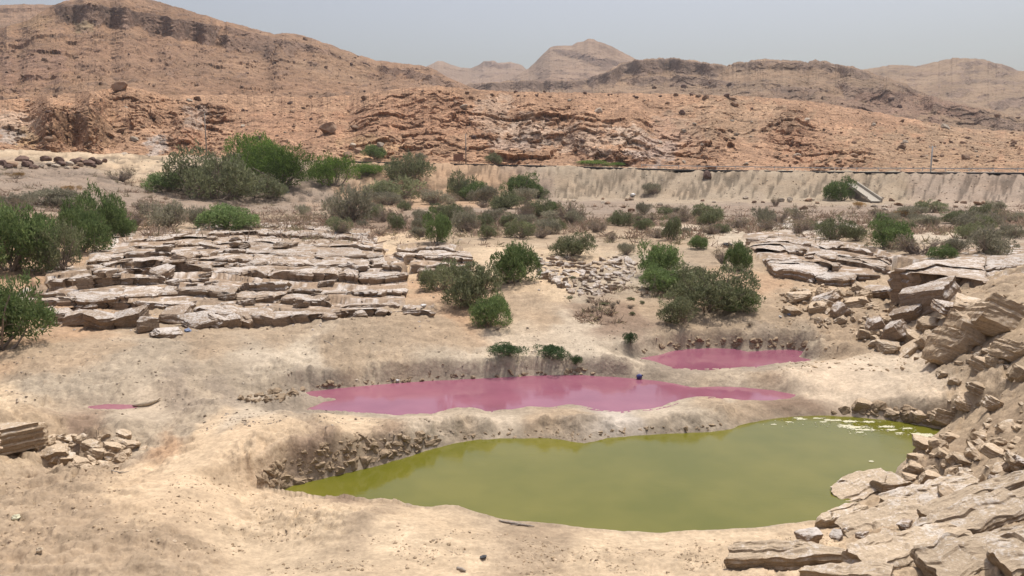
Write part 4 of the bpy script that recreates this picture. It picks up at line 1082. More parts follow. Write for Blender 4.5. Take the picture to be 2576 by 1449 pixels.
# the pit with laminated ledge
LEDGE = block_mesh('marl_ledge', 777, DUSTY, n=20, chops=2, lam=.07, rough=.05)
put_block(6, 1136, 130, 54, 4, 0, 0, .6, label='upright yellowish laminated ledge at the edge of the sandy pit', mesh=LEDGE, sink=.12, name='marl_ledge')
put_block(-120, 1142, 150, 60, -6, 0, 0, .6, label='laminated ledge continuing past the upright one in the pit', mesh=LEDGE, sink=.12, name='marl_ledge')
put_block(96, 1126, 46, 56, 30, 0, 6, .8, 'dusty', 2, .3, 'dark undercut face next to the laminated ledge in the pit')
for i, (px, py, w, h, yaw, pi, ro) in enumerate([(135,1150,66,40,-15,14,-12),(168,1168,56,38,20,20,8),(205,1178,44,30,-30,16,14),(240,1160,44,44,30,10,26),(232,1128,50,26,-20,20,24),(285,1135,44,26,10,6,12),(325,1128,60,26,8,4,8)]):
    put_block(px, py, w * .75, h * .72, yaw, pi, ro, .8, 'dusty', i, .5, f'{block_words(w, h, "dusty")} slab piece tumbled into the sandy pit ' + ('beside the ledge' if px < 150 else 'at its floor' if py > 1145 else 'under its sandy rim'), 'slab pieces in the pit')
clod_mass([(90,1110),(200,1095),(330,1100),(380,1120),(330,1150),(290,1185),(180,1182),(110,1150)], 110, (8, 34), 72, 'crumbled ledge rubble filling the sandy pit', .9, False)

# long plates in the nearest corner, shingled up the slope
def plate(a, b, width, thick, roll, seed, label, group=None, lift=.0, mat=PALE_PLATE):
    A = np.array(hit(*a)[:3]); B = np.array(hit(*b)[:3])
    ax = B - A; L = np.linalg.norm(ax); ax /= L
    c = (A + B) / 2
    from mathutils import Matrix, Vector
    up_ = np.array([0, 0, 1.0]); w = np.cross(up_, ax); w /= np.linalg.norm(w)      # points away from the camera side
    cr, sr = math.cos(math.radians(roll)), math.sin(math.radians(roll))
    u2 = np.cross(ax, w)
    wv = w * cr + u2 * sr; nv = np.cross(ax, wv)
    p, f = cube_points(25)
    rs = np.random.RandomState(seed)
    s0 = seed * 1.7
    sk = rs.uniform(-.3, .3, 3)
    r = np.linalg.norm(p[:, :2], axis=1)
    p[:, 1] *= (1 - .35 * np.clip(np.abs(p[:, 0]) - .35, 0, 1) ** 1.5 * rs.uniform(.3, 1.3)) * (1 + sk[0] * p[:, 0])
    p[:, 0] += sk[1] * p[:, 1] * .3
    p = chop(p, rs, 5, .95, 1.35)
    q = p * np.array([L / 2, width / 2, thick / 2]) * 1.0 + s0
    p[:, 1] += .22 * fbm(q[:, 0] * 1.6, q[:, 2] * 2 + s0, 3, seed) + .10 * noise2(q[:, 0] * 6, q[:, 2] * 9, seed + 4)
    p[:, 0] += .10 * fbm(q[:, 1] * 2.2, q[:, 2] * 3, 3, seed + 7)
    p[:, 2] += .22 * fbm(q[:, 0] * .9, q[:, 1] * 1.6, 3, seed + 9) + .10 * ridged(q[:, 0] * .5, q[:, 1] * 5.5, 2, seed + 11) * (p[:, 2] > 0) + .42 * (_h(np.floor(q[:, 1] * 5 + .8 * noise2(q[:, 0] * .8, q[:, 1] * .5, seed)), np.floor(q[:, 0] * .9 + .5 * noise2(q[:, 1] * 3, q[:, 0], seed + 2)), seed) - .5) * (p[:, 2] > 0) + .14 * noise2(q[:, 0] * 5, q[:, 1] * 7, seed + 13)
    p[:, 1] *= 1 + .10 * noise2(p[:, 2] * 3.5, p[:, 0] * 0 + s0, seed + 15)
    me = mesh_from('rock_plate', p, f, smooth=False); me.materials.append(mat)
    o = bpy.data.objects.new('rock_plate', me); COL.objects.link(o)
    M = Matrix(((ax[0] * L / 2, wv[0] * width / 2, nv[0] * thick / 2, c[0]), (ax[1] * L / 2, wv[1] * width / 2, nv[1] * thick / 2, c[1]), (ax[2] * L / 2, wv[2] * width / 2, nv[2] * thick / 2, c[2] + lift), (0, 0, 0, 1)))
    o.matrix_world = M
    tag(o, label, 'rock', group)
    return o
PL = [
 ((1840,1425),(2130,1418),.55,.42,20,.10,'long grey ridged plate lying lowest of the corner plates'),
 ((2105,1282),(2235,1222),.85,.30,12,.22,'pointed flat slab reaching out over the green water'),
 ((2205,1240),(2268,1222),.6,.3,5,.15,'short rounded slab beside the pointed one over the water'),
 ((2060,1330),(2160,1290),.35,.3,20,.08,'small wedge shaped rock on sand beside the green pond'),
 ((2120,1345),(2330,1290),1.1,.3,18,.02,'broad salt flecked plate behind a dark triangular gap'),
 ((2230,1290),(2450,1225),.9,.3,16,.08,'upper cracked plate leading up from the pointed slab'),
 ((2150,1440),(2420,1372),.75,.34,26,.10,'middle ridged plate overlapping the lowest grey one'),
 ((2290,1385),(2560,1290),.7,.34,28,.14,'steep striped plate beside the dark slot'),
 ((2330,1460),(2600,1385),.85,.34,26,.12,'thick finely ribbed plate rising out of the corner'),
 ((2330,1330),(2520,1255),.6,.3,20,.12,'weathered plate with overhanging snout'),
 ((2420,1270),(2600,1220),.7,.3,18,.12,'whitish crusted plate highest in the stack'),
 ((2500,1450),(2680,1400),.8,.4,22,.15,'outermost ribbed plate of the corner stack'),
 ((2440,1330),(2640,1262),.6,.3,26,.14,'narrow layered plate next under the whitish one'),
 ((2020,1462),(2250,1470),.5,.4,15,.0,'buried plate end showing under the lowest ridge'),
]
for i, (a, b, wd, th, ro, lf, lab) in enumerate(PL):
    plate(a, b, wd * 1.05, th * .85, ro * .35, 1300 + i, lab, lift=lf + .02)
slope_blocks([(2050,1340),(2200,1290),(2330,1230),(2560,1180),(2570,1300),(2300,1400),(2100,1420),(2000,1380)], 22, (16, 50), 67, 'broken bit lodged among the corner plates', 'bits among the corner plates', 'salty')

# ------------------------------------------------------------------ boulders on the wash, the road shoulder and the hillsides
BLD = {k: [boulder_mesh('boulder', 40 + 9 * i + j * 100, m) for i in range(6)] for j, (k, m) in enumerate((('red', RED_STONE), ('dark', DARK_STONE), ('pale', PALE_STONE)))}
def put_boulder(x, y, z, r, kind, i, label, group, flat=.75):
    o = bpy.data.objects.new('boulder', BLD[kind][i % 6]); COL.objects.link(o)
    rs = np.random.RandomState(int(i * 31 + abs(x * 10)) % 100000)
    o.location = (x, y, z + r * flat * .45)
    o.rotation_euler = (rs.uniform(-.4, .4), rs.uniform(-.4, .4), rs.uniform(0, 6.28))
    o.scale = (r * rs.uniform(.8, 1.25), r * rs.uniform(.8, 1.2), r * flat * rs.uniform(.8, 1.2))
    tag(o, label, 'boulder', group)
    return o
ROW = [(8,412,26,'dark'),(28,420,22,'dark'),(42,414,30,'red'),(72,402,30,'dark'),(88,414,26,'dark'),(108,420,22,'dark'),(100,408,18,'dark'),(148,400,28,'dark'),(160,412,24,'pale'),(180,416,20,'pale'),(190,402,30,'dark'),(196,412,24,'dark'),(225,412,24,'pale'),(240,408,26,'dark'),(255,402,20,'dark'),(262,414,22,'red'),(272,404,20,'red'),(288,410,28,'dark'),(300,402,22,'dark'),(320,408,24,'dark'),(338,404,20,'dark'),(218,420,14,'pale'),(135,418,16,'pale'),(248,420,16,'red'),(305,416,16,'dark')]
for i, (px, py, w, k) in enumerate(ROW):
    x, y, z, d = hit(px * .775 + 0, py + 4)
    put_boulder(x, y, z, w * .8 * d / F / 2, k, i, {'dark': 'dark purplish boulder in the row on the pale road shoulder', 'red': 'rusty orange boulder in the row on the pale road shoulder', 'pale': 'cream boulder in the row on the pale road shoulder'}[k], {'dark': 'dark boulders in the shoulder row', 'red': 'orange boulders in the shoulder row', 'pale': 'cream boulders in the shoulder row'}[k])
x, y, z, d = hit(1778, 446); put_boulder(x, y, z, 14 * d / F, 'dark', 3, 'lone dark red boulder stuck on the upper rilled embankment', None, .8)
rsW = np.random.RandomState(71)
for i in range(60):
    px, py = rsW.uniform(1350, 2570), rsW.choice([rsW.uniform(500, 514), rsW.uniform(505, 545)])
    if i > 35: px, py = rsW.uniform(2180, 2570), rsW.uniform(506, 548)
    x, y, z, d = hit(px, py)
    r_ = rsW.uniform(4, 9); kd = 'pale' if rsW.uniform() < .45 else 'red'
    zone = 'beside the dense round bush' if px < 1600 else 'below the lone embankment boulder' if px < 1950 else 'before the concrete chute' if px < 2250 else 'past the concrete chute'
    put_boulder(x, y, z, r_ * d / F, kd, i, f"{'larger' if r_ > 6.5 else 'smaller'} {'pale' if kd == 'pale' else 'rusty'} stone along the embankment foot {zone}", 'stones along the embankment foot', .7)
def hill_boulders(H, n, box, wpx, seed, kinds, label, group):
    X, Y, ZZ, PX, PY = H
    rs = np.random.RandomState(seed)
    ok = np.argwhere((PX > box[0]) & (PX < box[1]) & (PY > box[2]) & (PY < box[3]))
    for q in range(n):
        i, j = ok[rs.randint(len(ok))]
        d = math.hypot(X[i, j], Y[i, j])
        w = wpx[0] * (wpx[1] / wpx[0]) ** (rs.uniform() ** 2)
        kd = kinds[rs.randint(len(kinds))]
        px_ = PX[i, j]
        zone = 'above the leafy clump' if px_ < 900 else 'above the orange slope' if px_ < 1350 else 'above the rilled embankment' if px_ < 2000 else 'near the utility pole side'
        put_boulder(X[i, j], Y[i, j], ZZ[i, j], w * d / F / 2, kd, q, f"{'big' if w > wpx[1] * .62 else 'middling' if w > wpx[0] * 1.5 else 'small'} {dict(red='reddish', dark='dark', pale='pale')[kd]} {label} {zone}", group, .8)
def hill_boulder(H, px, py, w, kind, label):
    X, Y, ZZ, PX, PY = H
    i, j = np.unravel_index(np.argmin((PX - px) ** 2 + (PY - py) ** 2), PX.shape)
    d = math.hypot(X[i, j], Y[i, j])
    put_boulder(X[i, j], Y[i, j], ZZ[i, j], w * d / F / 2, kind, int(px), label, None, .95)
hill_boulder(CUT, 828, 335, 42, 'red', 'single big dark rounded boulder resting on red scree above the trees')
hill_boulder(CUT, 300, 228, 30, 'red', 'large domed boulder crowning the craggy rise')
hill_boulders(CUT, 120, (0, 1900, 240, 400), (7, 22), 73, ['red', 'red', 'red', 'red', 'dark', 'pale'], 'boulder on the red cutting', 'boulders over the red cutting')
hill_boulders(CUT, 70, (1700, 2570, 300, 425), (7, 20), 74, ['red', 'red', 'red', 'pale'], 'boulder on the smooth stony slope', 'boulders on the stony slope')
hill_boulders(BIG, 60, (0, 1000, 100, 250), (6, 14), 75, ['red', 'red', 'dark'], 'boulder on the tall layered hill', 'boulders on the tall layered hill')
hill_boulders(RID, 30, (1500, 2570, 210, 330), (6, 13), 76, ['red', 'red', 'dark'], 'boulder below the cliffed ridge', 'boulders below the cliffed ridge')
hill_boulders(CUT, 18, (1000, 2000, 226, 246), (8, 18), 77, ['red', 'red', 'dark'], 'boulder perched on the cutting rim', 'boulders along the cutting rim')

# uncounted small stones, one mass per place
ico_v = []
ph = (1 + 5 ** .5) / 2
for a in (-1, 1):
    for b in (-ph, ph): ico_v += [(a, b, 0), (0, a, b), (b, 0, a)]
ico_v = np.array(ico_v) / math.hypot(1, ph)
from itertools import combinations
ico_f = []
for tri in combinations(range(12), 3):
    p = ico_v[list(tri)]
    if all(abs(np.linalg.norm(p[i] - p[(i + 1) % 3]) - 1.0515) < .02 for i in range(3)):
        nvec = np.cross(p[1] - p[0], p[2] - p[0])
        ico_f.append(tri if nvec @ p.mean(0) > 0 else (tri[0], tri[2], tri[1]))
ico_f = np.array(ico_f)
def stone_mass(name, label, P, R, seed, colours, cat='stones'):
    rs = np.random.RandomState(seed)
    n = len(P)
    V = ico_v[None] * rs.uniform(.65, 1.3, (n, 12, 1)) * rs.uniform(.6, 1.3, (n, 1, 3)) * np.array([1, 1, .7]) * np.asarray(R)[:, None, None]
    a = rs.uniform(0, 6.28, n); ca, sa = np.cos(a)[:, None], np.sin(a)[:, None]
    V = np.stack([V[..., 0] * ca - V[..., 1] * sa, V[..., 0] * sa + V[..., 1] * ca, V[..., 2]], -1) + np.asarray(P)[:, None]
    Fs = (ico_f[None] + np.arange(n)[:, None, None] * 12).reshape(-1, 3)
    c = np.array(colours)[rs.randint(len(colours), size=n)] * rs.uniform(.55, .9, (n, 1))
    me = mesh_from(name, V.reshape(-1, 3), Fs, np.repeat(c, 12, 0), smooth=False)
    o = link(name, me, STONE_MASS)
    tag(o, label, cat, kind='stuff')
    return o
STONE_MASS = soil_material('loose stones', [.8], [(.2, .05)], .15)
rs_ = np.random.RandomState(81)
def on_ground(px, py):
    pts = [hit(a, b) for a, b in zip(px, py)]
    return np.array([p[:3] for p in pts]), np.array([p[3] for p in pts])
n = 1700
px = np.concatenate([rs_.uniform(0, 2576, n), rs_.uniform(1300, 2576, 500), rs_.uniform(0, 500, 400), rs_.uniform(640, 820, 250)]); py = np.concatenate([np.clip(rs_.normal(530, 16, n), 500, 580), rs_.uniform(436, 500, 500), rs_.uniform(400, 520, 400), rs_.uniform(480, 545, 250)])
P_, D_ = on_ground(px, py)
stone_mass('gravel', 'scattered pale gravel and cobbles over the flat wash', P_, rs_.uniform(.6, 2.3, len(px)) * D_ / F * 1.0, 82, [(.44,.36,.27), (.40,.30,.21), (.5,.43,.34)])
def crumbs(boxes, seed, r, label, colours, zguess):
    rs = np.random.RandomState(seed); P = []
    for (x0, x1, y0, y1, n) in boxes:
        x, y, dd = at_z(rs.uniform(x0, x1, n), rs.uniform(y0, y1, n), zguess)
        clump = fbm(x * .9, y * .9, 3, seed) + rs.uniform(-.25, .25, n) > .0
        z = ground_z(x, y); qx, qy = project(x, y, z)
        clump &= (qx > x0) & (qx < x1) & (qy > y0 - 8) & (qy < y1 + 4)
        P.append(np.stack([x, y, z], 1)[clump])
    P = np.concatenate(P)
    inwater = np.zeros(len(P), bool)
    for k in POLY: inwater |= poly_sd(POLY[k], P[:, 0], P[:, 1])[0] < .1
    P = P[~inwater]
    return stone_mass('crumbled_dirt', label, P, r[0] * (r[1] / r[0]) ** (rs.uniform(0, 1, len(P)) ** 2.2), seed, colours, 'dirt crumbs')
crumbs([(-100,800,1200,1449,3600),(800,2100,1345,1449,3000),(1000,2000,1300,1380,900),(1950,2576,1280,1449,1500),(2300,2576,950,1280,1200)], 83, (.008, .045), 'crumbs of dried mud over the near sand', [(.52,.40,.27), (.42,.32,.21), (.58,.46,.33)], .6)
crumbs([(0,1000,850,1040,2600),(900,1650,830,960,1800),(1600,2100,820,900,900),(500,1900,1040,1100,1600)], 87, (.015, .06), 'crumbs of grey crust over the banks between the ponds', [(.42,.34,.25), (.33,.27,.2), (.5,.42,.33)], .8)
crumbs([(1950,2576,720,930,2600)], 88, (.03, .13), 'small rubble filling the gaps of the collapsed bank', [(.50,.38,.25), (.42,.31,.2), (.55,.44,.31)], 1.9)
crumbs([(60,1090,590,830,2600),(1000,1180,610,690,300),(1880,2240,590,700,500),(1340,1620,640,760,500)], 89, (.03, .14), 'small rubble over the rock steps', [(.48,.38,.28), (.40,.3,.21), (.6,.53,.46)], 2.2)
def hill_stones(H, n, seed, rpx, label, colours, box=None):
    X, Y, ZZ, PX, PY = H
    rs = np.random.RandomState(seed)
    i = rs.randint(2, X.shape[0] - 4, n); j = rs.randint(0, X.shape[1], n)
    d = np.hypot(X[i, j], Y[i, j])
    stone_mass('scree', label, np.stack([X[i, j], Y[i, j], ZZ[i, j]], 1), rs.uniform(rpx[0], rpx[1], n) ** 1.0 * d / F, seed, colours)
hill_stones(CUT, 6000, 84, (.8, 3.2), 'red brown scree covering the cutting and stony slope', [(.42,.27,.165), (.36,.225,.135), (.46,.33,.22), (.32,.2,.13)])
hill_stones(BIG, 3500, 85, (.8, 2.6), 'scree covering the tall layered hill', [(.38,.25,.155), (.32,.21,.14), (.43,.30,.19)])
hill_stones(RID, 2500, 86, (.8, 2.2), 'scree below the cliffed ridge', [(.36,.26,.17), (.31,.22,.155)])

# ================================================================== PLANTS
def leaf_material(name, tint, trans=.4):
    m, t, b = new_mat(name)
    at = nn(t, 'ShaderNodeAttribute', attribute_name='Col'); oi = nn(t, 'ShaderNodeObjectInfo')
    c = mixc(t, 1.0, at.outputs['Color'], tint, 'MULTIPLY')
    c = mixc(t, 1.0, c, grey(t, maprange(t, oi.outputs['Random'], 0, 1, .8, 1.2)), 'MULTIPLY')
    t.links.new(c, b.inputs['Base Color'])
    b.inputs['Roughness'].default_value = .75; b.inputs['Specular IOR Level'].default_value = .2
    tr = nn(t, 'ShaderNodeBsdfTranslucent'); t.links.new(c, tr.inputs['Color'])
    mx = nn(t, 'ShaderNodeMixShader'); mx.inputs[0].default_value = trans
    t.links.new(b.outputs[0], mx.inputs[1]); t.links.new(tr.outputs[0], mx.inputs[2])
    t.links.new(mx.outputs[0], t.nodes['Material Output'].inputs['Surface'])
    return m
LEAF = leaf_material('leaves', (1.3, 1.25, 1.25))
def bark_material(name, a, b_):
    m, t, b = new_mat(name)
    tc = nn(t, 'ShaderNodeTexCoord')
    c = mixc(t, noisen(t, tc.outputs['Object'], 14, 4), a, b_)
    t.links.new(c, b.inputs['Base Color']); b.inputs['Roughness'].default_value = .9
    return m
BARK = bark_material('grey bark', (.16,.12,.09), (.28,.22,.17))
DEAD = bark_material('dead twigs', (.22,.175,.14), (.36,.29,.235))
def tubes(paths, sides):
    V, Fc, base = [], [], 0
    ang = np.arange(sides) * 2 * math.pi / sides
    for P, R in paths:
        P = np.asarray(P, float); R = np.asarray(R, float)
        T = np.gradient(P, axis=0); T /= np.linalg.norm(T, axis=1)[:, None] + 1e-9
        ref = np.array([0.31, .2, .93]); A = np.cross(T, ref); A /= np.linalg.norm(A, axis=1)[:, None] + 1e-9
        B = np.cross(T, A)
        ring = P[:, None] + R[:, None, None] * (np.cos(ang)[None, :, None] * A[:, None] + np.sin(ang)[None, :, None] * B[:, None])
        n = len(P); V.append(ring.reshape(-1, 3))
        for k in range(n - 1):
            i = base + k * sides + np.arange(sides); j = base + k * sides + (np.arange(sides) + 1) % sides
            Fc.append(np.stack([i, j, j + sides, i + sides], 1))
        base += n * sides
    return np.concatenate(V), np.concatenate(Fc)
def curve_path(a, b, rs, bend, n=6):
    t = np.linspace(0, 1, n)[:, None]
    off = rs.normal(0, bend, 3)
    return a + (b - a) * t + off * (np.sin(t * math.pi)) + np.cumsum(rs.normal(0, bend * .18, (n, 3)), 0) * t
def bush_meshes(seed, kind):
    """one plant of unit radius and unit height: stems and foliage"""
    rs = np.random.RandomState(seed)
    K = {  # lobes, leaves, leaf length, shell, colours, stems, twigs
     'green': (18, 10500, .052, .55, [(.118,.168,.06), (.15,.20,.08), (.09,.135,.048)], 10, 40),
     'olive': (17, 8600, .052, .50, [(.145,.162,.085), (.175,.188,.105), (.115,.13,.065)], 12, 90),
     'grey':  (15, 5200, .050, .40, [(.205,.20,.14), (.24,.228,.165), (.17,.168,.11)], 14, 170),
     'bright':(24, 12500,.040, .60, [(.095,.155,.03), (.13,.195,.042), (.07,.12,.024)], 8, 20),
     'dark':  (16, 6000, .055, .60, [(.055,.095,.038), (.075,.12,.05), (.04,.07,.03)], 8, 10),
     'dry':   (8, 900, .045, .35, [(.21,.165,.115), (.25,.205,.15), (.15,.15,.085)], 16, 330),
     'tuft':  (8, 2600, .10, .30, [(.24,.16,.07), (.28,.20,.09), (.2,.13,.06)], 4, 60),
    }[kind]
    nl, nleaf, ll, shell, cols, ns, ntw = K
    C = []; Rr = []
    for i in range(nl):
        a = rs.uniform(0, 2 * math.pi); rad = .72 * math.sqrt(rs.uniform(0, 1))
        top = 1 - .55 * rad ** 2
        zc = rs.uniform(.22, max(.3, top - .22))
        if kind in ('tuft', 'dark'): zc = rs.uniform(.25, .6)
        C.append((math.cos(a) * rad, math.sin(a) * rad, zc)); Rr.append((rs.uniform(.24, .44), rs.uniform(.18, .32)))
    C = np.array(C); Rr = np.array(Rr)
    w = Rr[:, 0] ** 2; w /= w.sum()
    li = rs.choice(nl, nleaf, p=w)
    dv = rs.normal(size=(nleaf, 3)); dv[:, 2] = dv[:, 2] * .9 + .25; dv /= np.linalg.norm(dv, axis=1)[:, None]
    rr = shell + (1 - shell) * rs.uniform(0, 1, nleaf) ** .6
    rr *= 1 + .22 * noise3(dv * 1.0 + li[:, None] * 3.1, 2.6, seed)
    P = C[li] + dv * rr[:, None] * np.stack([Rr[li, 0], Rr[li, 0], Rr[li, 1]], 1)
    keep = (noise3(P, 3.2, seed + 5) > (-.34 if kind in ('green', 'bright', 'dark') else -.2)) & (P[:, 2] > .015)
    # a feathery outline: shoots that stand out of the lobes
    nsh = {'green': 110, 'olive': 120, 'grey': 110, 'bright': 80, 'dark': 50, 'dry': 60, 'tuft': 40}[kind]
    shoots = []
    for _ in range(nsh):
        l = rs.randint(nl); v = rs.normal(size=3); v[2] = abs(v[2]) + .3; v /= np.linalg.norm(v)
        s = C[l] + v * np.array([Rr[l, 0], Rr[l, 0], Rr[l, 1]]) * .85
        g = v * .6 + np.array([0, 0, .5]) + rs.normal(0, .25, 3); g /= np.linalg.norm(g)
        k = 16
        shoots.append(s + np.outer(np.linspace(0, rs.uniform(.05, .15), k), g) + rs.normal(0, .022, (k, 3)))
    SH = np.concatenate(shoots)
    P = np.concatenate([P[keep], SH]); li = np.concatenate([li[keep], rs.randint(nl, size=len(SH))]); dv = np.concatenate([dv[keep], rs.normal(size=(len(SH), 3))])
    n = len(P)
    ax = dv * .5 + np.array([0, 0, .45]) + rs.normal(0, .45, (n, 3)); ax /= np.linalg.norm(ax, axis=1)[:, None]
    sd = np.cross(ax, rs.normal(size=(n, 3))); sd /= np.linalg.norm(sd, axis=1)[:, None]
    L = ll * rs.uniform(.55, 1.5, n)[:, None]; Wd = L * (.36 if kind != 'tuft' else .12)
    V = np.stack([P - sd * Wd * .5, P + sd * Wd * .5, P + ax * L + sd * Wd * .3, P + ax * L - sd * Wd * .3], 1)
    lobe_tone = rs.uniform(.78, 1.22, nl)[li]
    c = np.array(cols)[rs.randint(len(cols), size=n)] * (lobe_tone * rs.uniform(.75, 1.3, n))[:, None]
    fol = mesh_from('foliage', V.reshape(-1, 3), np.arange(n * 4).reshape(-1, 4), np.repeat(c, 4, 0), smooth=False)
    fol.materials.append(LEAF)
    paths = []
    org = np.array([0, 0, -.04])
    for i in range(ns):
        l = i % nl
        o = org + np.append(rs.normal(0, .06, 2), 0)
        p = curve_path(o, C[l], rs, .09, 7)
        paths.append((p, np.linspace(.028, .010, 7)))
    for i in range(ntw):
        l = rs.randint(nl)
        s = org * .3 + C[l] * rs.uniform(.1, .95) + rs.normal(0, .05, 3); s[2] = max(s[2], .02)
        v = rs.normal(size=3); v[2] = abs(v[2]) * .9 + .1; v += C[l] * 1.1; v /= np.linalg.norm(v)
        e = s + v * rs.uniform(.18, .5)
        e[2] = max(e[2], .02)
        paths.append((curve_path(s, e, rs, .045, 5), np.linspace(.009, .003, 5)))
    sv, sf = tubes(paths, 4)
    st = mesh_from('stems', sv, sf, smooth=True)
    st.materials.append(DEAD if kind in ('dry', 'grey', 'tuft') else BARK)
    return st, fol
PLANT = {}
for kind, k in (('green', 4), ('olive', 3), ('grey', 3), ('bright', 3), ('dark', 2), ('dry', 4), ('tuft', 1)):
    PLANT[kind] = [bush_meshes(1000 + 37 * i + len(kind) * 7, kind) for i in range(k)]
_pc = [0]
def scrub_label(px, py, w, h, k):
    size = 'tiny' if w < 38 else 'small' if w < 58 else 'broad'
    form = 'low' if h < w * .55 else 'upright' if h > w * .85 else 'rounded'
    look = {'grey': 'half bare greyish bush', 'dry': 'leafless brown bush', 'olive': 'drab green bush', 'green': 'leafy green bush', 'tuft': 'straw coloured tuft'}[k]
    if px < 280: zone = 'behind the thicket'
    elif px < 720: zone = 'above the stepped outcrop'
    elif px < 1120: zone = 'by the leaning tree in the scrub belt'
    elif px < 1500: zone = 'in the scrub belt above the tall dense bush' if py > 550 else 'on gravel before the embankment'
    elif px < 1900: zone = 'in the scrub belt along the pale path' if py > 550 else 'on gravel before the embankment'
    elif px < 2200: zone = 'in the scrub belt behind the slanting shelf'
    else: zone = 'in the scrub belt behind the overhanging shelf' if py > 555 else 'below the concrete chute'
    return f'{size} {form} {look} {zone}'
def put_bush(px, py, w, h, kind, label, group=None, cat='bush', name=None, H=None, zoff=0.0):
    _pc[0] += 1
    rs = np.random.RandomState(_pc[0] * 17 + 3)
    x, y, z, d = hit(px, py)
    if H is not None:
        X, Y, ZZ, PX, PY = H
        i, j = np.unravel_index(np.argmin((PX - px) ** 2 + (PY - py) ** 2), PX.shape)
        x, y, z = X[i, j], Y[i, j], ZZ[i, j]; d = math.hypot(x, y)
    wm, hm = w * d / F * 1.08, h * d / F * 1.0
    if H is None:
        k = 1 + .22 * wm / d
        x, y = x * k, y * k; z = float(ground_z(x, y))
    root = empty(name or {'green': 'green_bush', 'olive': 'olive_bush', 'grey': 'grey_bush', 'bright': 'leafy_tree', 'dark': 'low_shrub', 'dry': 'dry_bush', 'tuft': 'dry_tuft'}[kind], (x, y, z - .03 * hm + zoff), rs.uniform(0, 6.28), (wm / 2, wm / 2, hm))
    root.rotation_euler = (rs.normal(0, .05), rs.normal(0, .05), rs.uniform(0, 6.28))
    creeping = 'creeper' in label
    if kind == 'bright' and not creeping: cat = 'tree'
    if creeping: root.name = 'creeper'; cat = 'creeper'
    tag(root, label, cat, group)
    st, fo = PLANT[kind][rs.randint(len(PLANT[kind]))]
    tree = kind == 'bright' and not creeping
    link('trunk' if tree else 'stems', st, None, root); link('crown' if tree else 'foliage', fo, None, root)
    return root
BUSHES = [
 (-10,902,230,172,'green','large dense bush on orange soil below the stepped outcrop\'s end'),
 (30,692,190,158,'green','tall rounded bush at the thicket\'s outer edge'),(155,682,125,110,'olive','dull olive bush in front of the taller thicket bushes'),(205,640,130,120,'green','broad mid green bush in the thicket beside the stepped outcrop'),(255,606,120,120,'green','upright bush rising highest in the thicket above the stepped outcrop'),(-60,640,160,130,'green','bush half hidden behind the tall rounded thicket bush'),(310,596,60,52,'green','small bush at the thicket\'s end near the orange soil'),
 (585,578,160,64,'green','wide low green bush on top of the stepped outcrop'),
 (540,505,210,130,'olive','large grey green spreading bush left of the bright trees'.replace(' left of',' beside')),(430,484,140,54,'green','low green bush with bare branches at its foot on the gravel slope'),
 (640,455,170,108,'bright','tall bright green tree topping the clump below the cutting'),(705,478,180,112,'bright','broad bright green tree with a rounded crown in the clump'),(840,470,128,86,'bright','separate round bright green tree beside a sandy gap'),(620,505,160,66,'olive','dull bush at the foot of the bright tree clump'),(930,446,100,32,'bright','low bright green creeper next to the round tree'),
 (1022,466,130,76,'olive','grey green bush with upright tufts against the orange slope'),(885,560,140,120,'grey','sparse leaning tree with a bare dark trunk in the scrub'),(1000,512,180,64,'olive','wide dull green bush in the middle of the scrub'),(1160,502,84,74,'olive','spiky bush with dark bare stems before the orange slope'),(1205,506,96,50,'green','low leafy bush spreading beside the spiky one'),(1310,502,104,68,'green','dense round bush where the orange slope meets the embankment'),(1270,526,96,44,'olive','low drab bush below the dense round one'),(1362,499,54,24,'olive','tiny bush at the embankment foot beside the dense round one'),
 (1640,492,52,34,'grey','solitary dull bush on the rilled embankment'),(2116,506,84,54,'green','dark bush growing at the mouth of the concrete chute'),
 (1100,612,80,86,'green','upright green bush standing over the sandy fork of the path'),(1440,648,118,64,'olive','loose bush with bare twigs above the salt plates'),(1692,604,64,66,'olive','spindly upright bush at the edge of the pale path'),
 (1290,716,138,116,'green','tall dense green bush in the middle of the slope'),(1175,776,196,134,'olive','wide feathery bush leaning beside the tall dense one'),(1228,828,122,94,'green','compact bright bush lowest in the central clump'),
 (1660,694,124,94,'green','grey green bush topping the clump by the rubble bank'),(1662,746,130,70,'green','round dense bush in the clump by the rubble bank'),(1790,792,220,122,'olive','wide sprawling bush above the small pink pond'),(1705,816,112,78,'olive','yellowish bush drooping towards the small pink pond'),(1862,682,76,78,'green','small full bush growing beside the old tyre'),
 (2232,628,112,78,'green','full green bush behind the slanting rock shelf'),(2308,644,120,54,'dry','brown twiggy bush next to the full green one behind the shelf'),(2482,640,130,88,'grey','large dull bush with dry base behind the overhanging shelf'),(2368,656,64,32,'green','small fresh green bush at the shelf\'s rim'),
 (1735,745,120,80,'olive','loose bush filling the middle of the clump by the rubble bank'),(1850,785,110,66,'green','leafy low bush at the rubble side of the sprawling one'),(1110,735,110,70,'olive','feathery outer branch clump of the wide leaning bush'),
 (1275,917,108,36,'dark','low dark green shrub on the bank of the long pink pond'),(1282,900,26,36,'dark','thin upright sprig rising from the low dark shrub'),(1388,932,100,38,'dark','low dark shrub with rounded humps beside the long pink pond'),(1448,930,34,28,'dark','little dark shrub at the end of the pond bank'),(1585,878,38,36,'dark','single small dark shrub by the tip of the small pink pond'),
 (302,456,70,36,'dry','lone brown dead bush on the pale gravel slope'),(184,488,42,22,'tuft','rusty orange grass tuft on the gravel slope'),(40,450,40,16,'tuft','reddish dry tuft near the shoulder boulders'),
]
for b_ in BUSHES: put_bush(*b_)
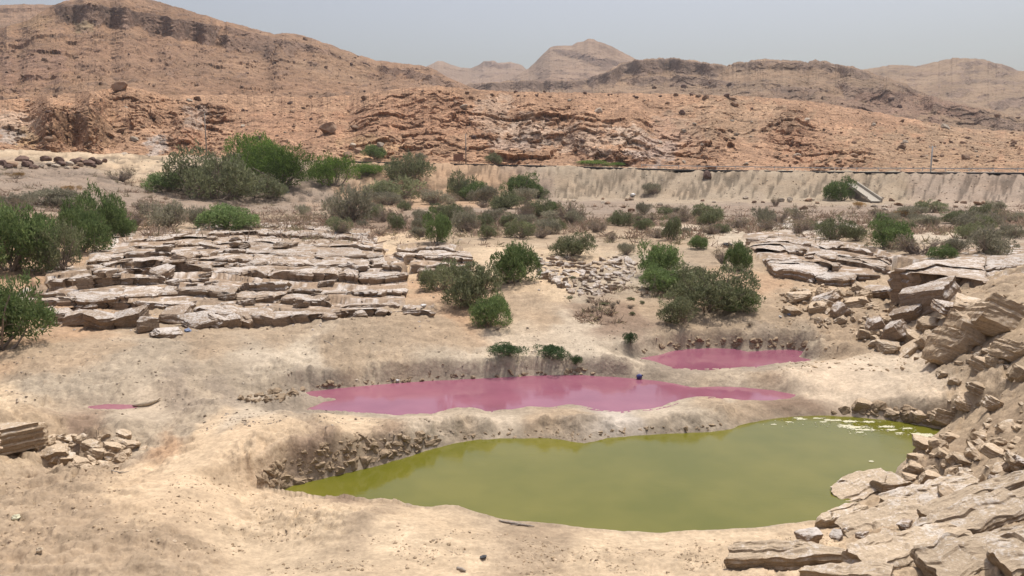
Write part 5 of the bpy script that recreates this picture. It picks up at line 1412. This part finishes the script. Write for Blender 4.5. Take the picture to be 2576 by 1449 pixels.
for (px, py, w, h, k, lab) in [(943,402,62,34,'green','green bush growing on the road edge under the red cutting'),(1056,402,40,20,'grey','thin grey bush on the road edge'),(1243,408,46,28,'olive','round bush on the road edge near the rusty panel'),(1490,416,90,12,'bright','flat green creeper at the foot of the pale cut rock'),(1545,418,60,9,'bright','thin end of the green creeper under the pale cut rock')]:
    put_bush(px, py, w, h, k, lab, H=CUT)
# look-alikes of the scrub belt
SMALL = [(50,532,90,46,'grey'),(130,520,110,48,'grey'),(20,540,70,40,'dry'),(330,578,90,50,'dry'),(420,575,110,78,'grey'),(500,570,70,60,'grey'),(360,540,60,40,'dry'),(185,530,80,40,'grey'),(690,500,70,36,'olive'),
 (1090,516,100,48,'grey'),(1140,560,110,42,'dry'),(1320,562,60,66,'dry'),(1395,532,46,26,'green'),(1560,568,74,42,'olive'),(1620,578,60,34,'olive'),(1785,568,64,42,'olive'),(1575,642,50,38,'grey'),(1760,628,52,36,'green'),(1225,602,54,42,'olive'),(1820,664,54,44,'dry'),
 (2096,604,94,54,'olive'),(2156,608,46,38,'olive'),(2398,640,70,44,'grey'),(2400,562,64,32,'olive'),(2466,552,54,36,'olive'),(2502,532,44,30,'grey'),(1990,545,40,28,'grey'),(1950,520,30,26,'dry'),(1000,580,44,46,'olive'),(960,560,60,40,'dry'),(1240,560,60,40,'grey'),(1450,565,60,40,'dry'),(1500,585,70,40,'dry'),(1360,600,70,34,'dry'),(1700,560,60,30,'dry'),(1850,575,70,30,'dry'),(1930,580,70,28,'dry'),(2030,580,60,30,'dry'),(2250,580,80,30,'dry'),(2330,570,60,30,'grey'),(2540,600,60,40,'grey'),(1180,585,60,36,'dry'),(1060,560,50,40,'grey'),(840,545,60,40,'dry'),(760,540,50,30,'grey'),(2440,600,70,36,'olive'),(1400,580,50,34,'olive'),(1650,600,60,30,'dry'),(1540,610,50,28,'dry'),(1300,585,60,30,'dry'),(1110,540,60,30,'olive'),(1790,590,60,30,'dry'),(1760,545,30,20,'grey'),(1700,535,26,16,'grey'),(2200,545,40,22,'dry'),(2280,550,50,22,'tuft'),(2160,525,40,20,'tuft')]
SL = {'grey': ('half bare greyish bush in the dry scrub belt of the wash', 'greyish scrub bushes'), 'dry': ('leafless brown bush in the dry scrub belt of the wash', 'leafless scrub bushes'), 'olive': ('small drab green bush in the dry scrub belt of the wash', 'drab green scrub bushes'), 'green': ('small leafy green bush near the pale path', 'small leafy bushes by the path'), 'tuft': ('straw coloured tuft below the concrete chute', 'straw tufts below the chute')}
for (px, py, w, h, k) in SMALL: put_bush(px, py, w, h, k, scrub_label(px, py, w, h, k), SL[k][1])
rsB = np.random.RandomState(91)
for i in range(74):
    px = rsB.uniform(780, 2560); py = np.clip(rsB.normal(566, 16), 535, 612)
    k = ['dry', 'grey', 'grey', 'dry', 'olive'][rsB.randint(5)]
    w = rsB.uniform(30, 84)
    if i > 56: px, py = rsB.uniform(820, 1420), rsB.uniform(508, 560)
    h = w * rsB.uniform(.4, .8); put_bush(px, py, w, h, k, scrub_label(px, py, w, h, k), SL[k][1])
for i in range(24):
    px = rsB.uniform(1400, 1900); py = rsB.uniform(700, 830)
    x = hit(px, py)
    if i % 2: px, py = rsB.uniform(1480, 1640), rsB.uniform(745, 800)
    put_bush(px, py, rsB.uniform(10, 26), rsB.uniform(6, 12), 'dry' if i % 3 else 'olive', 'wisp of dry weeds on the brown slope below the salt plates', 'weed wisps on the brown slope', 'weeds', 'weed_wisp')

# tangle of dead twigs and weeds over the scrub belt: nobody could count it
rsU = np.random.RandomState(93)
nU = 6500
ux, uy = rsU.uniform(-60, 2620, nU), np.clip(rsU.normal(562, 20, nU), 522, 640)
ux[:300] = rsU.uniform(300, 700, 300); uy[:300] = rsU.uniform(520, 575, 300); ux[300:600] = rsU.uniform(1450, 1700, 300); uy[300:600] = rsU.uniform(745, 810, 300)
X_, Y_, D_ = at_z(ux, uy, np.where(uy > 700, 1.5, 2.85))
keep = (fbm(X_ * .12, Y_ * .12, 3, 94) > -.12)
X_, Y_ = X_[keep], Y_[keep]; Z_ = ground_z(X_, Y_); n = len(X_); m = 12
small = np.where(np.hypot(X_, Y_) < 45, .45, 1.0)
base = np.repeat(np.stack([X_, Y_, Z_], 1), m, 0) + np.concatenate([rsU.normal(0, .22, (n * m, 2)), np.zeros((n * m, 1))], 1) * np.repeat(small, m)[:, None]
ax = rsU.normal(size=(n * m, 3)); ax[:, 2] = np.abs(ax[:, 2]) * .8 + .15; ax /= np.linalg.norm(ax, axis=1)[:, None]
sd = np.cross(ax, rsU.normal(size=(n * m, 3))); sd /= np.linalg.norm(sd, axis=1)[:, None]
L = (rsU.uniform(.2, .8, n * m) * np.repeat(rsU.uniform(.5, 1.3, n) * small, m))[:, None]; wd = L * .05 + .010
V = np.stack([base - sd * wd, base + sd * wd, base + ax * L + sd * wd * .4, base + ax * L - sd * wd * .4], 1)
cc = np.array([(.22,.17,.125), (.27,.215,.165), (.17,.15,.09), (.19,.135,.095)])[rsU.randint(4, size=n)]
und = mesh_from('undergrowth', V.reshape(-1, 3), np.arange(n * m * 4).reshape(-1, 4), np.repeat(np.repeat(cc, m, 0) * rsU.uniform(.7, 1.25, (n * m, 1)), 4, 0), smooth=False)
tag(link('undergrowth', und, LEAF), 'tangle of dead twigs and weeds covering the scrub belt', 'undergrowth', kind='stuff')

# ================================================================== ROAD AND SMALL THINGS
def flat_material(name, colour, rough=.7, metal=0.0, var=.15, scale=6.0):
    m, t, b = new_mat(name)
    tc = nn(t, 'ShaderNodeTexCoord')
    n = noisen(t, tc.outputs['Object'], scale, 5, .65)
    c = mixc(t, 1.0, colour, grey(t, maprange(t, n, .3, .7, 1 - var, 1 + var)), 'MULTIPLY')
    t.links.new(c, b.inputs['Base Color']); b.inputs['Roughness'].default_value = rough; b.inputs['Metallic'].default_value = metal
    t.links.new(bump(t, noisen(t, tc.outputs['Object'], scale * 4, 3), .4, .01), b.inputs['Normal'])
    return m
ASPHALT = flat_material('asphalt', (.055,.053,.05), .9, 0, .2, 2)
CONCRETE = flat_material('concrete', (.36,.32,.26), .9, 0, .15, 3)
STEEL = flat_material('galvanised steel', (.5,.5,.48), .6, .0)
WOOD = flat_material('weathered wood', (.27,.23,.19), .85, 0, .3, 9)
DRIFT = flat_material('bleached driftwood', (.42,.34,.24), .85, 0, .3, 9)
RUST = flat_material('rusty sheet', (.33,.15,.085), .8, .1, .35, 3)
RUBBER = flat_material('old rubber', (.035,.033,.032), .8, 0, .3, 8)
SCUM = flat_material('dried scum', (.50,.475,.33), .95, 0, .12, 7)
def box_part(name, mat, parent, c, s, rot=None):
    p, f = cube_points(1)
    me = mesh_from(name, p * np.array(s) / 2, f, smooth=False)
    o = link(name, me, mat, parent)
    o.location = c
    if rot is not None: o.rotation_euler = rot
    return o
def tube_part(name, mat, parent, pts, rad, sides=10):
    v, f = tubes([(pts, rad)], sides)
    n = len(pts)
    caps_v = np.array([pts[0], pts[-1]], float)
    me = bpy.data.meshes.new(name)
    V = np.concatenate([v, caps_v])
    faces = [list(map(int, q)) for q in f]
    for k in range(sides):
        faces.append([len(v), (k + 1) % sides, k]); faces.append([len(v) + 1, (n - 1) * sides + k, (n - 1) * sides + (k + 1) % sides])
    me.from_pydata(V.tolist(), [], faces); me.validate(); me.update()
    for p in me.polygons: p.use_smooth = True
    return link(name, me, mat, parent)
# the road on its bench
az_r = np.linspace(-.75, .75, 160)
zr_ = road_z(az_r) - .24
rows = []
for dd, dz in ((ROAD_D + 1.2, -.3), (ROAD_D + 1.2, 0), (ROAD_D + 4.8, .05), (ROAD_D + 8.4, 0), (ROAD_D + 8.4, -.3)):
    rows.append(np.stack([np.sin(az_r) * dd, np.cos(az_r) * dd, zr_ + dz], 1))
road = link('road', mesh_from('road', np.concatenate(rows), grid_faces(5, len(az_r)), smooth=False), ASPHALT)
tag(road, kind='structure')
WHITE = flat_material('road paint', (.7, .7, .66), .7)
for nm, dd in (('road_line', ROAD_D + 1.6), ('road_line', ROAD_D + 8.0)):
    q = [np.stack([np.sin(az_r) * e, np.cos(az_r) * e, zr_ + .012 + .05 * (1 - abs(e - ROAD_D - 4.8) / 3.6)], 1) for e in (dd - .07, dd + .07)]
    tag(link(nm, mesh_from(nm, np.concatenate(q), grid_faces(2, len(az_r)), smooth=False), WHITE), kind='structure')
# crash barrier
az_g = np.arange(math.atan2(1610 - CX, F), math.atan2(2760 - CX, F), 4.0 / ROAD_D)
gd = ROAD_D + .6
x0, y0 = math.sin(az_g[0]) * gd, math.cos(az_g[0]) * gd
rail = empty('crash_barrier', (x0, y0, float(road_z(az_g[0]))))
tag(rail, 'long low steel crash barrier along the embankment\'s top edge', 'barrier')
zg = np.array([float(max(road_z(a), ground_z(math.sin(a) * gd, math.cos(a) * gd))) for a in az_g])
prof = [(0, .42), (.012, .46), (0, .50), (.012, .54), (0, .60), (-.02, .60), (-.008, .54), (-.02, .50), (-.008, .46), (-.02, .42)]
V = []
for a, z in zip(az_g, zg):
    for o_, h in prof: V.append((math.sin(a) * (gd - o_) - x0, math.cos(a) * (gd - o_) - y0, z + h - rail.location.z))
link('beam', mesh_from('beam', V, grid_faces(len(az_g), len(prof)), smooth=False), STEEL, rail)
post_me = None
for a, z in zip(az_g, zg):
    o = box_part('post', STEEL, rail, (math.sin(a) * (gd + .06) - x0, math.cos(a) * (gd + .06) - y0, z + .34 - rail.location.z), (.1, .12, .72)) if post_me is None else link('post', post_me, STEEL, rail, (math.sin(a) * (gd + .06) - x0, math.cos(a) * (gd + .06) - y0, z + .34 - rail.location.z))
    post_me = post_me or o.data
# utility poles behind the road
def pole(px, ytop, ybase, d, mat, label, arm=True):
    x, y, z = at_d(px, ybase, d); _, _, z1 = at_d(px, ytop, d)
    z = min(float(z), float(ground_z(x, y)) + .2); h = float(z1) - float(z)
    r = empty('utility_pole', (float(x), float(y), float(z)))
    tag(r, label, 'pole')
    tube_part('pole', mat, r, [(0, 0, -.3), (0, 0, h * .5), (0, 0, h)], [.15, .13, .10], 10)
    if arm:
        box_part('crossarm', mat, r, (0, 0, h - .25), (1.5, .1, .12))
        for q in (-.65, 0, .65):
            tube_part('insulator', STEEL, r, [(q, 0, h - .19), (q, 0, h - .08), (q, 0, h + .02)], [.05, .06, .03], 8)
    return r
pole(519, 285, 374, ROAD_D + 10, WOOD, 'pale wooden pole standing among the rocks behind the leafy clump', False)
pole(1172, 336, 404, ROAD_D + 10, WOOD, 'bare pole beside the rusty panel at the road edge', False)
pole(2341, 367, 432, ROAD_D + 10, STEEL, 'utility pole with a short crossarm behind the crash barrier')
x, y, z = at_d(1153, 403, ROAD_D + 9.5)
r = empty('rusty_panel', (float(x), float(y), float(ground_z(x, y))))
tag(r, 'rusty red sheet panel on two posts beside the bare pole', 'panel')
z_ = float(at_d(1153, 396, ROAD_D + 9.5)[2]) - r.location.z
box_part('sheet', RUST, r, (0, 0, z_), (2.3, .06, 1.5))
for q in (-.8, .8): box_part('post', RUST, r, (q, .08, z_ / 2 - .1), (.09, .09, z_ + 1.2))
# concrete drainage chute on the embankment
from mathutils import Vector
A = Vector(hit(2140, 466)[:3]); B = Vector(hit(2204, 511)[:3])
root = empty('drainage_chute', B); tag(root, 'broken pale concrete drainage chute running down the embankment', 'chute')
dv = (A - B); L = dv.length; dv.normalize()
side = dv.cross(Vector((0, 0, 1))).normalized(); up_ = side.cross(dv)
from mathutils import Matrix
def chute_part(name, off_s, off_u, w, h, l0=0.0, l1=1.0):
    p, f = cube_points(6)
    p = p + .012 * np.stack([noise3(p * 3 + off_s, 1.5, 5), noise3(p * 3, 1.5, 9), noise3(p * 3 + 4, 1.5, 13)], 1)
    me = mesh_from(name, p * np.array([L * (l1 - l0) / 2, w / 2, h / 2]), f, smooth=False)
    o = link(name, me, CONCRETE, root)
    c = dv * (L * (l0 + l1) / 2) + side * off_s + up_ * (off_u + .25)
    o.matrix_local = Matrix(((dv.x, side.x, up_.x, c.x), (dv.y, side.y, up_.y, c.y), (dv.z, side.z, up_.z, c.z), (0, 0, 0, 1)))
chute_part('floor', 0, 0, 1.7, .25)
chute_part('side_wall', .95, .25, .22, .75, 0, .95)
chute_part('side_wall', -.95, .18, .22, .5, .15, 1.0)

# tyre
x, y, z, d = hit(1830, 620)
root = empty('car_tyre', (x, y, z)); tag(root, 'worn black car tyre lying beside the small full bush', 'tyre')
ang = np.arange(36) * 2 * math.pi / 36
pr = [(.20, .02), (.23, .00), (.30, .0), (.335, .03), (.345, .10), (.335, .17), (.30, .20), (.23, .20), (.20, .18), (.215, .10)]
V = np.array([[(r_ * (1 + (.012 if (k % 2 and r_ > .33) else 0)) * math.cos(a), r_ * math.sin(a), h) for r_, h in pr] for k, a in enumerate(ang)])
n = len(pr); fc = []
for i in range(36):
    for j in range(n): fc.append([i * n + j, ((i + 1) % 36) * n + j, ((i + 1) % 36) * n + (j + 1) % n, i * n + (j + 1) % n])
link('rubber', mesh_from('rubber', V.reshape(-1, 3), np.array(fc), smooth=True), RUBBER, root)
root.rotation_euler = (.12, .08, 0)
root.scale = (1.05, 1.05, 1.1)
V2 = np.array([[(r_ * math.cos(a), r_ * math.sin(a), h) for r_, h in ((.198, .03), (.19, .1), (.198, .17), (.206, .1))] for a in ang]); fc2 = []
for i in range(36):
    for j in range(4): fc2.append([i * 4 + j, ((i + 1) % 36) * 4 + j, ((i + 1) % 36) * 4 + (j + 1) % 4, i * 4 + (j + 1) % 4])
link('bead', mesh_from('bead', V2.reshape(-1, 3), np.array(fc2)), RUBBER, root)

# blue plastic container by the pink pond
x, y, z, d = hit(1608, 955)
BLUE = flat_material('dark blue plastic', (.05,.055,.17), .35, 0, .1, 4)
root = empty('plastic_canister', (x, y, max(z, .2))); tag(root, 'small dark blue plastic canister at the edge of the long pink pond', 'canister')
t_ = np.linspace(-1, 1, 9); pts = [(v * .10, 0, .10 + v * .045) for v in t_]
tube_part('body', BLUE, root, pts, [.045, .085, .098, .1, .1, .1, .098, .08, .03], 14)
tube_part('cap', RUBBER, root, [(.095, 0, .142), (.115, 0, .151), (.135, 0, .16)], [.028, .03, .028], 10)
# litter
def crumpled(name, px, py, w, mat, label, cat='litter', flat=.5, seed=1, group=None):
    x, y, z, d = hit(px, py)
    p, f = cube_points(5)
    p = p / np.linalg.norm(p, axis=1)[:, None]
    p = p * (1 + .45 * noise3(p + seed, 2.0, seed))[:, None]
    r = w * d / F / 2
    o = link(name, mesh_from(name, p * np.array([r, r * .8, r * flat]), f, smooth=False), mat, None, (x, y, z + r * flat * .5))
    o.rotation_euler = (0, 0, seed)
    return tag(o, label, cat, group)
PBAG = flat_material('faded blue plastic', (.16,.2,.3), .5, 0, .3, 12)
PWHITE = flat_material('white plastic', (.62,.61,.58), .5, 0, .1, 12)
PBLACK = flat_material('black stone', (.03,.03,.032), .6, 0, .3, 12)
crumpled('plastic_bag', 472, 834, 20, PBAG, 'crumpled faded blue bag by the stepped outcrop\'s front', seed=2)
crumpled('plastic_bag', 1065, 770, 14, PWHITE, 'scrap of white plastic at the end of the stepped outcrop', seed=3)
crumpled('black_stone', 1216, 1403, 17, PBLACK, 'small black stone on the near sand', 'stone', seed=4)
crumpled('plastic_bottle', 1985, 792, 9, PBAG, 'bluish plastic scrap by the sprawling bush', seed=5)
crumpled('plastic_bottle', 1962, 797, 8, PWHITE, 'pale plastic scrap by the sprawling bush', seed=6)
crumpled('plastic_bag', 1592, 492, 14, PWHITE, 'white scrap of rubbish on the embankment foot', seed=7)
crumpled('plastic_bag', 722, 484, 12, PBAG, 'blue scrap on gravel below the bright trees', seed=8)
crumpled('plastic_bottle', 1000, 958, 10, PWHITE, 'white scrap on the grey bank of the long pink pond', seed=9)
crumpled('mud_clod', 2190, 1200, 12, SCUM, 'lone pale flake of scum drifting on open green water', 'scum', flat=.15, seed=10).location.z = .01
crumpled('mud_clod', 40, 1306, 20, SCUM, 'whitish clod of salt on the sandy slope', 'clod', flat=.6, seed=11)
crumpled('mud_clod', 100, 1388, 16, DRIFT, 'greyish lump standing on the sandy slope', 'clod', flat=.9, seed=12)
def wood(name, pts, rads, mat, label, cat='driftwood', lift=.02):
    W3 = []
    for px, py in pts:
        x, y, z, d = hit(px, py); W3.append((x, y, max(z, .0) + lift))
    W3 = np.array(W3); o0 = W3[0]
    t = np.linspace(0, 1, 14); k = np.linspace(0, 1, len(W3))
    P = np.stack([np.interp(t, k, W3[:, i]) for i in range(3)], 1) - o0
    P[:, 2] += fbm(t * 6, t * 0 + len(label), 2, 5) * .02
    R = np.interp(t, np.linspace(0, 1, len(rads)), rads) * (1 + .15 * fbm(t * 9, t * 0, 2, 6))
    o = tube_part(name, mat, None, P, R, 8)
    o.location = o0
    return tag(o, label, cat)
wood('driftwood', [(335,1025),(360,1022),(378,1019),(395,1011),(405,1006)], [.035,.075,.07,.05,.02], DRIFT, 'bleached forked branch lying beside the thin pink sliver', lift=.07)
wood('branch', [(1255,1312),(1290,1319),(1325,1324),(1345,1326)], [.015,.03,.022,.008], WOOD, 'thin brown branch stranded at the green pond\'s sandy edge', lift=.03)
wood('branch', [(1285,1323),(1310,1322),(1340,1326)], [.008,.012,.006], WOOD, 'twig beside the stranded branch at the green pond', lift=.03)
wood('wood_chip', [(1150,1432),(1172,1439)], [.03,.035,.012], WOOD, 'short brown wood chip on the near sand', lift=.025)
wood('wood_chip', [(2560,1408),(2578,1412)], [.02,.03,.01], WOOD, 'brown chip among the corner plates')
wood('branch', [(280,1185),(300,1190),(325,1188)], [.01,.014,.006], WOOD, 'thin dry stick in the sandy pit')
wood('branch', [(815,858),(830,864),(838,872)], [.012,.018,.01], WOOD, 'small dead stick on the sand beyond the stepped outcrop')
x, y, z, d = hit(2490, 905)
t = np.linspace(0, 1, 12)
o = tube_part('plastic_pipe', PWHITE, None, np.stack([-.10 + .22 * t ** 2.0, -.1 + 0 * t, .0 + .46 * np.sin(t * 1.75)], 1), np.full(12, .05), 10)
o.location = (x, y, z); tag(o, 'bent white plastic pipe sticking out of the rubble bank', 'pipe')
# scum floating in the far corner of the green pond
rsS = np.random.RandomState(95)
big = [(2145,1075,70,7),(2170,1081,60,5),(2120,1070,34,4),(2230,1073,46,6),(2330,1096,50,8),(2310,1092,34,4),(2235,1082,40,4),(2095,1057,46,5),(2060,1053,30,3),(2140,1060,46,5),(2190,1062,40,4),(2020,1055,26,3),(1985,1062,20,3),(2280,1078,34,4),(2005,1052,30,3),(2165,1088,30,3),(2330,1105,24,3),(1945,1068,16,3),(2265,1090,24,3),(2070,1062,22,3)]
def scum_mesh(px, py, w, h, seed):
    x, y, d = at_z(px, py, 0.0)
    hw, hh = w / 2 * d / F, h / 2 * d * d / (F * CAMZ)
    s = max(.02, min(hw, hh) / 14)
    gx, gy = np.meshgrid(np.arange(-hw * 1.5, hw * 1.5, s), np.arange(-hh * 1.5, hh * 1.5, s))
    v = 1 - (gx / hw) ** 2 - (gy / hh) ** 2 + .9 * fbm(gx * 3 + seed, gy * 5, 3, seed) + .8 * fbm(gx * 11, gy * 15 + seed, 2, seed + 3)
    on = (v > .25)[:-1, :-1]
    nr_, nc_ = gx.shape
    V = np.stack([gx, gy, .004 + .006 * np.clip(v, 0, 1)], -1).reshape(-1, 3)
    q = grid_faces(nr_, nc_).reshape(nr_ - 1, nc_ - 1, 4)[on]
    used, inv = np.unique(q, return_inverse=True)
    return mesh_from('scum_patch', V[used], inv.reshape(-1, 4)), (float(x), float(y), .0)
for i, (px, py, w, h) in enumerate(big):
    me, loc = scum_mesh(px, py, w, h, 960 + i)
    tag(link('scum_patch', me, SCUM, None, loc), 'pale floating scum patch in the rocky corner of the green pond', 'scum', 'floating scum patches')
# crumbs of scum between the patches
P_ = []
for _ in range(140):
    q = big[rsS.randint(len(big))]
    x, y, d = at_z(q[0] + rsS.normal(0, 34), q[1] + rsS.normal(0, 5), 0.0)
    P_.append((float(x), float(y), .0))
P_ = np.array(P_)
ins = poly_sd(POLY['green'], P_[:, 0], P_[:, 1])[0] < -.15
sm = stone_mass('scum', 'tiny crumbs of pale scum floating between the patches', P_[ins], rsS.uniform(.012, .04, ins.sum()), 97, [(.5,.475,.33)], 'scum')

# ================================================================== dusty air
hz, t, b = new_mat('dusty air')
t.nodes.remove(b)
pv = nn(t, 'ShaderNodeVolumePrincipled')
pv.inputs['Color'].default_value = (.80, .80, .84, 1); pv.inputs['Density'].default_value = HAZE; pv.inputs['Anisotropy'].default_value = .2
t.links.new(pv.outputs[0], t.nodes['Material Output'].inputs['Volume'])
p, f = cube_points(1)
me = mesh_from('haze', p * np.array([7000, 7000, 172]) + np.array([0, 0, 158]), f, smooth=False)
haze = link('haze', me, hz); tag(haze, 'thin dusty air over the whole valley', 'haze', kind='stuff')
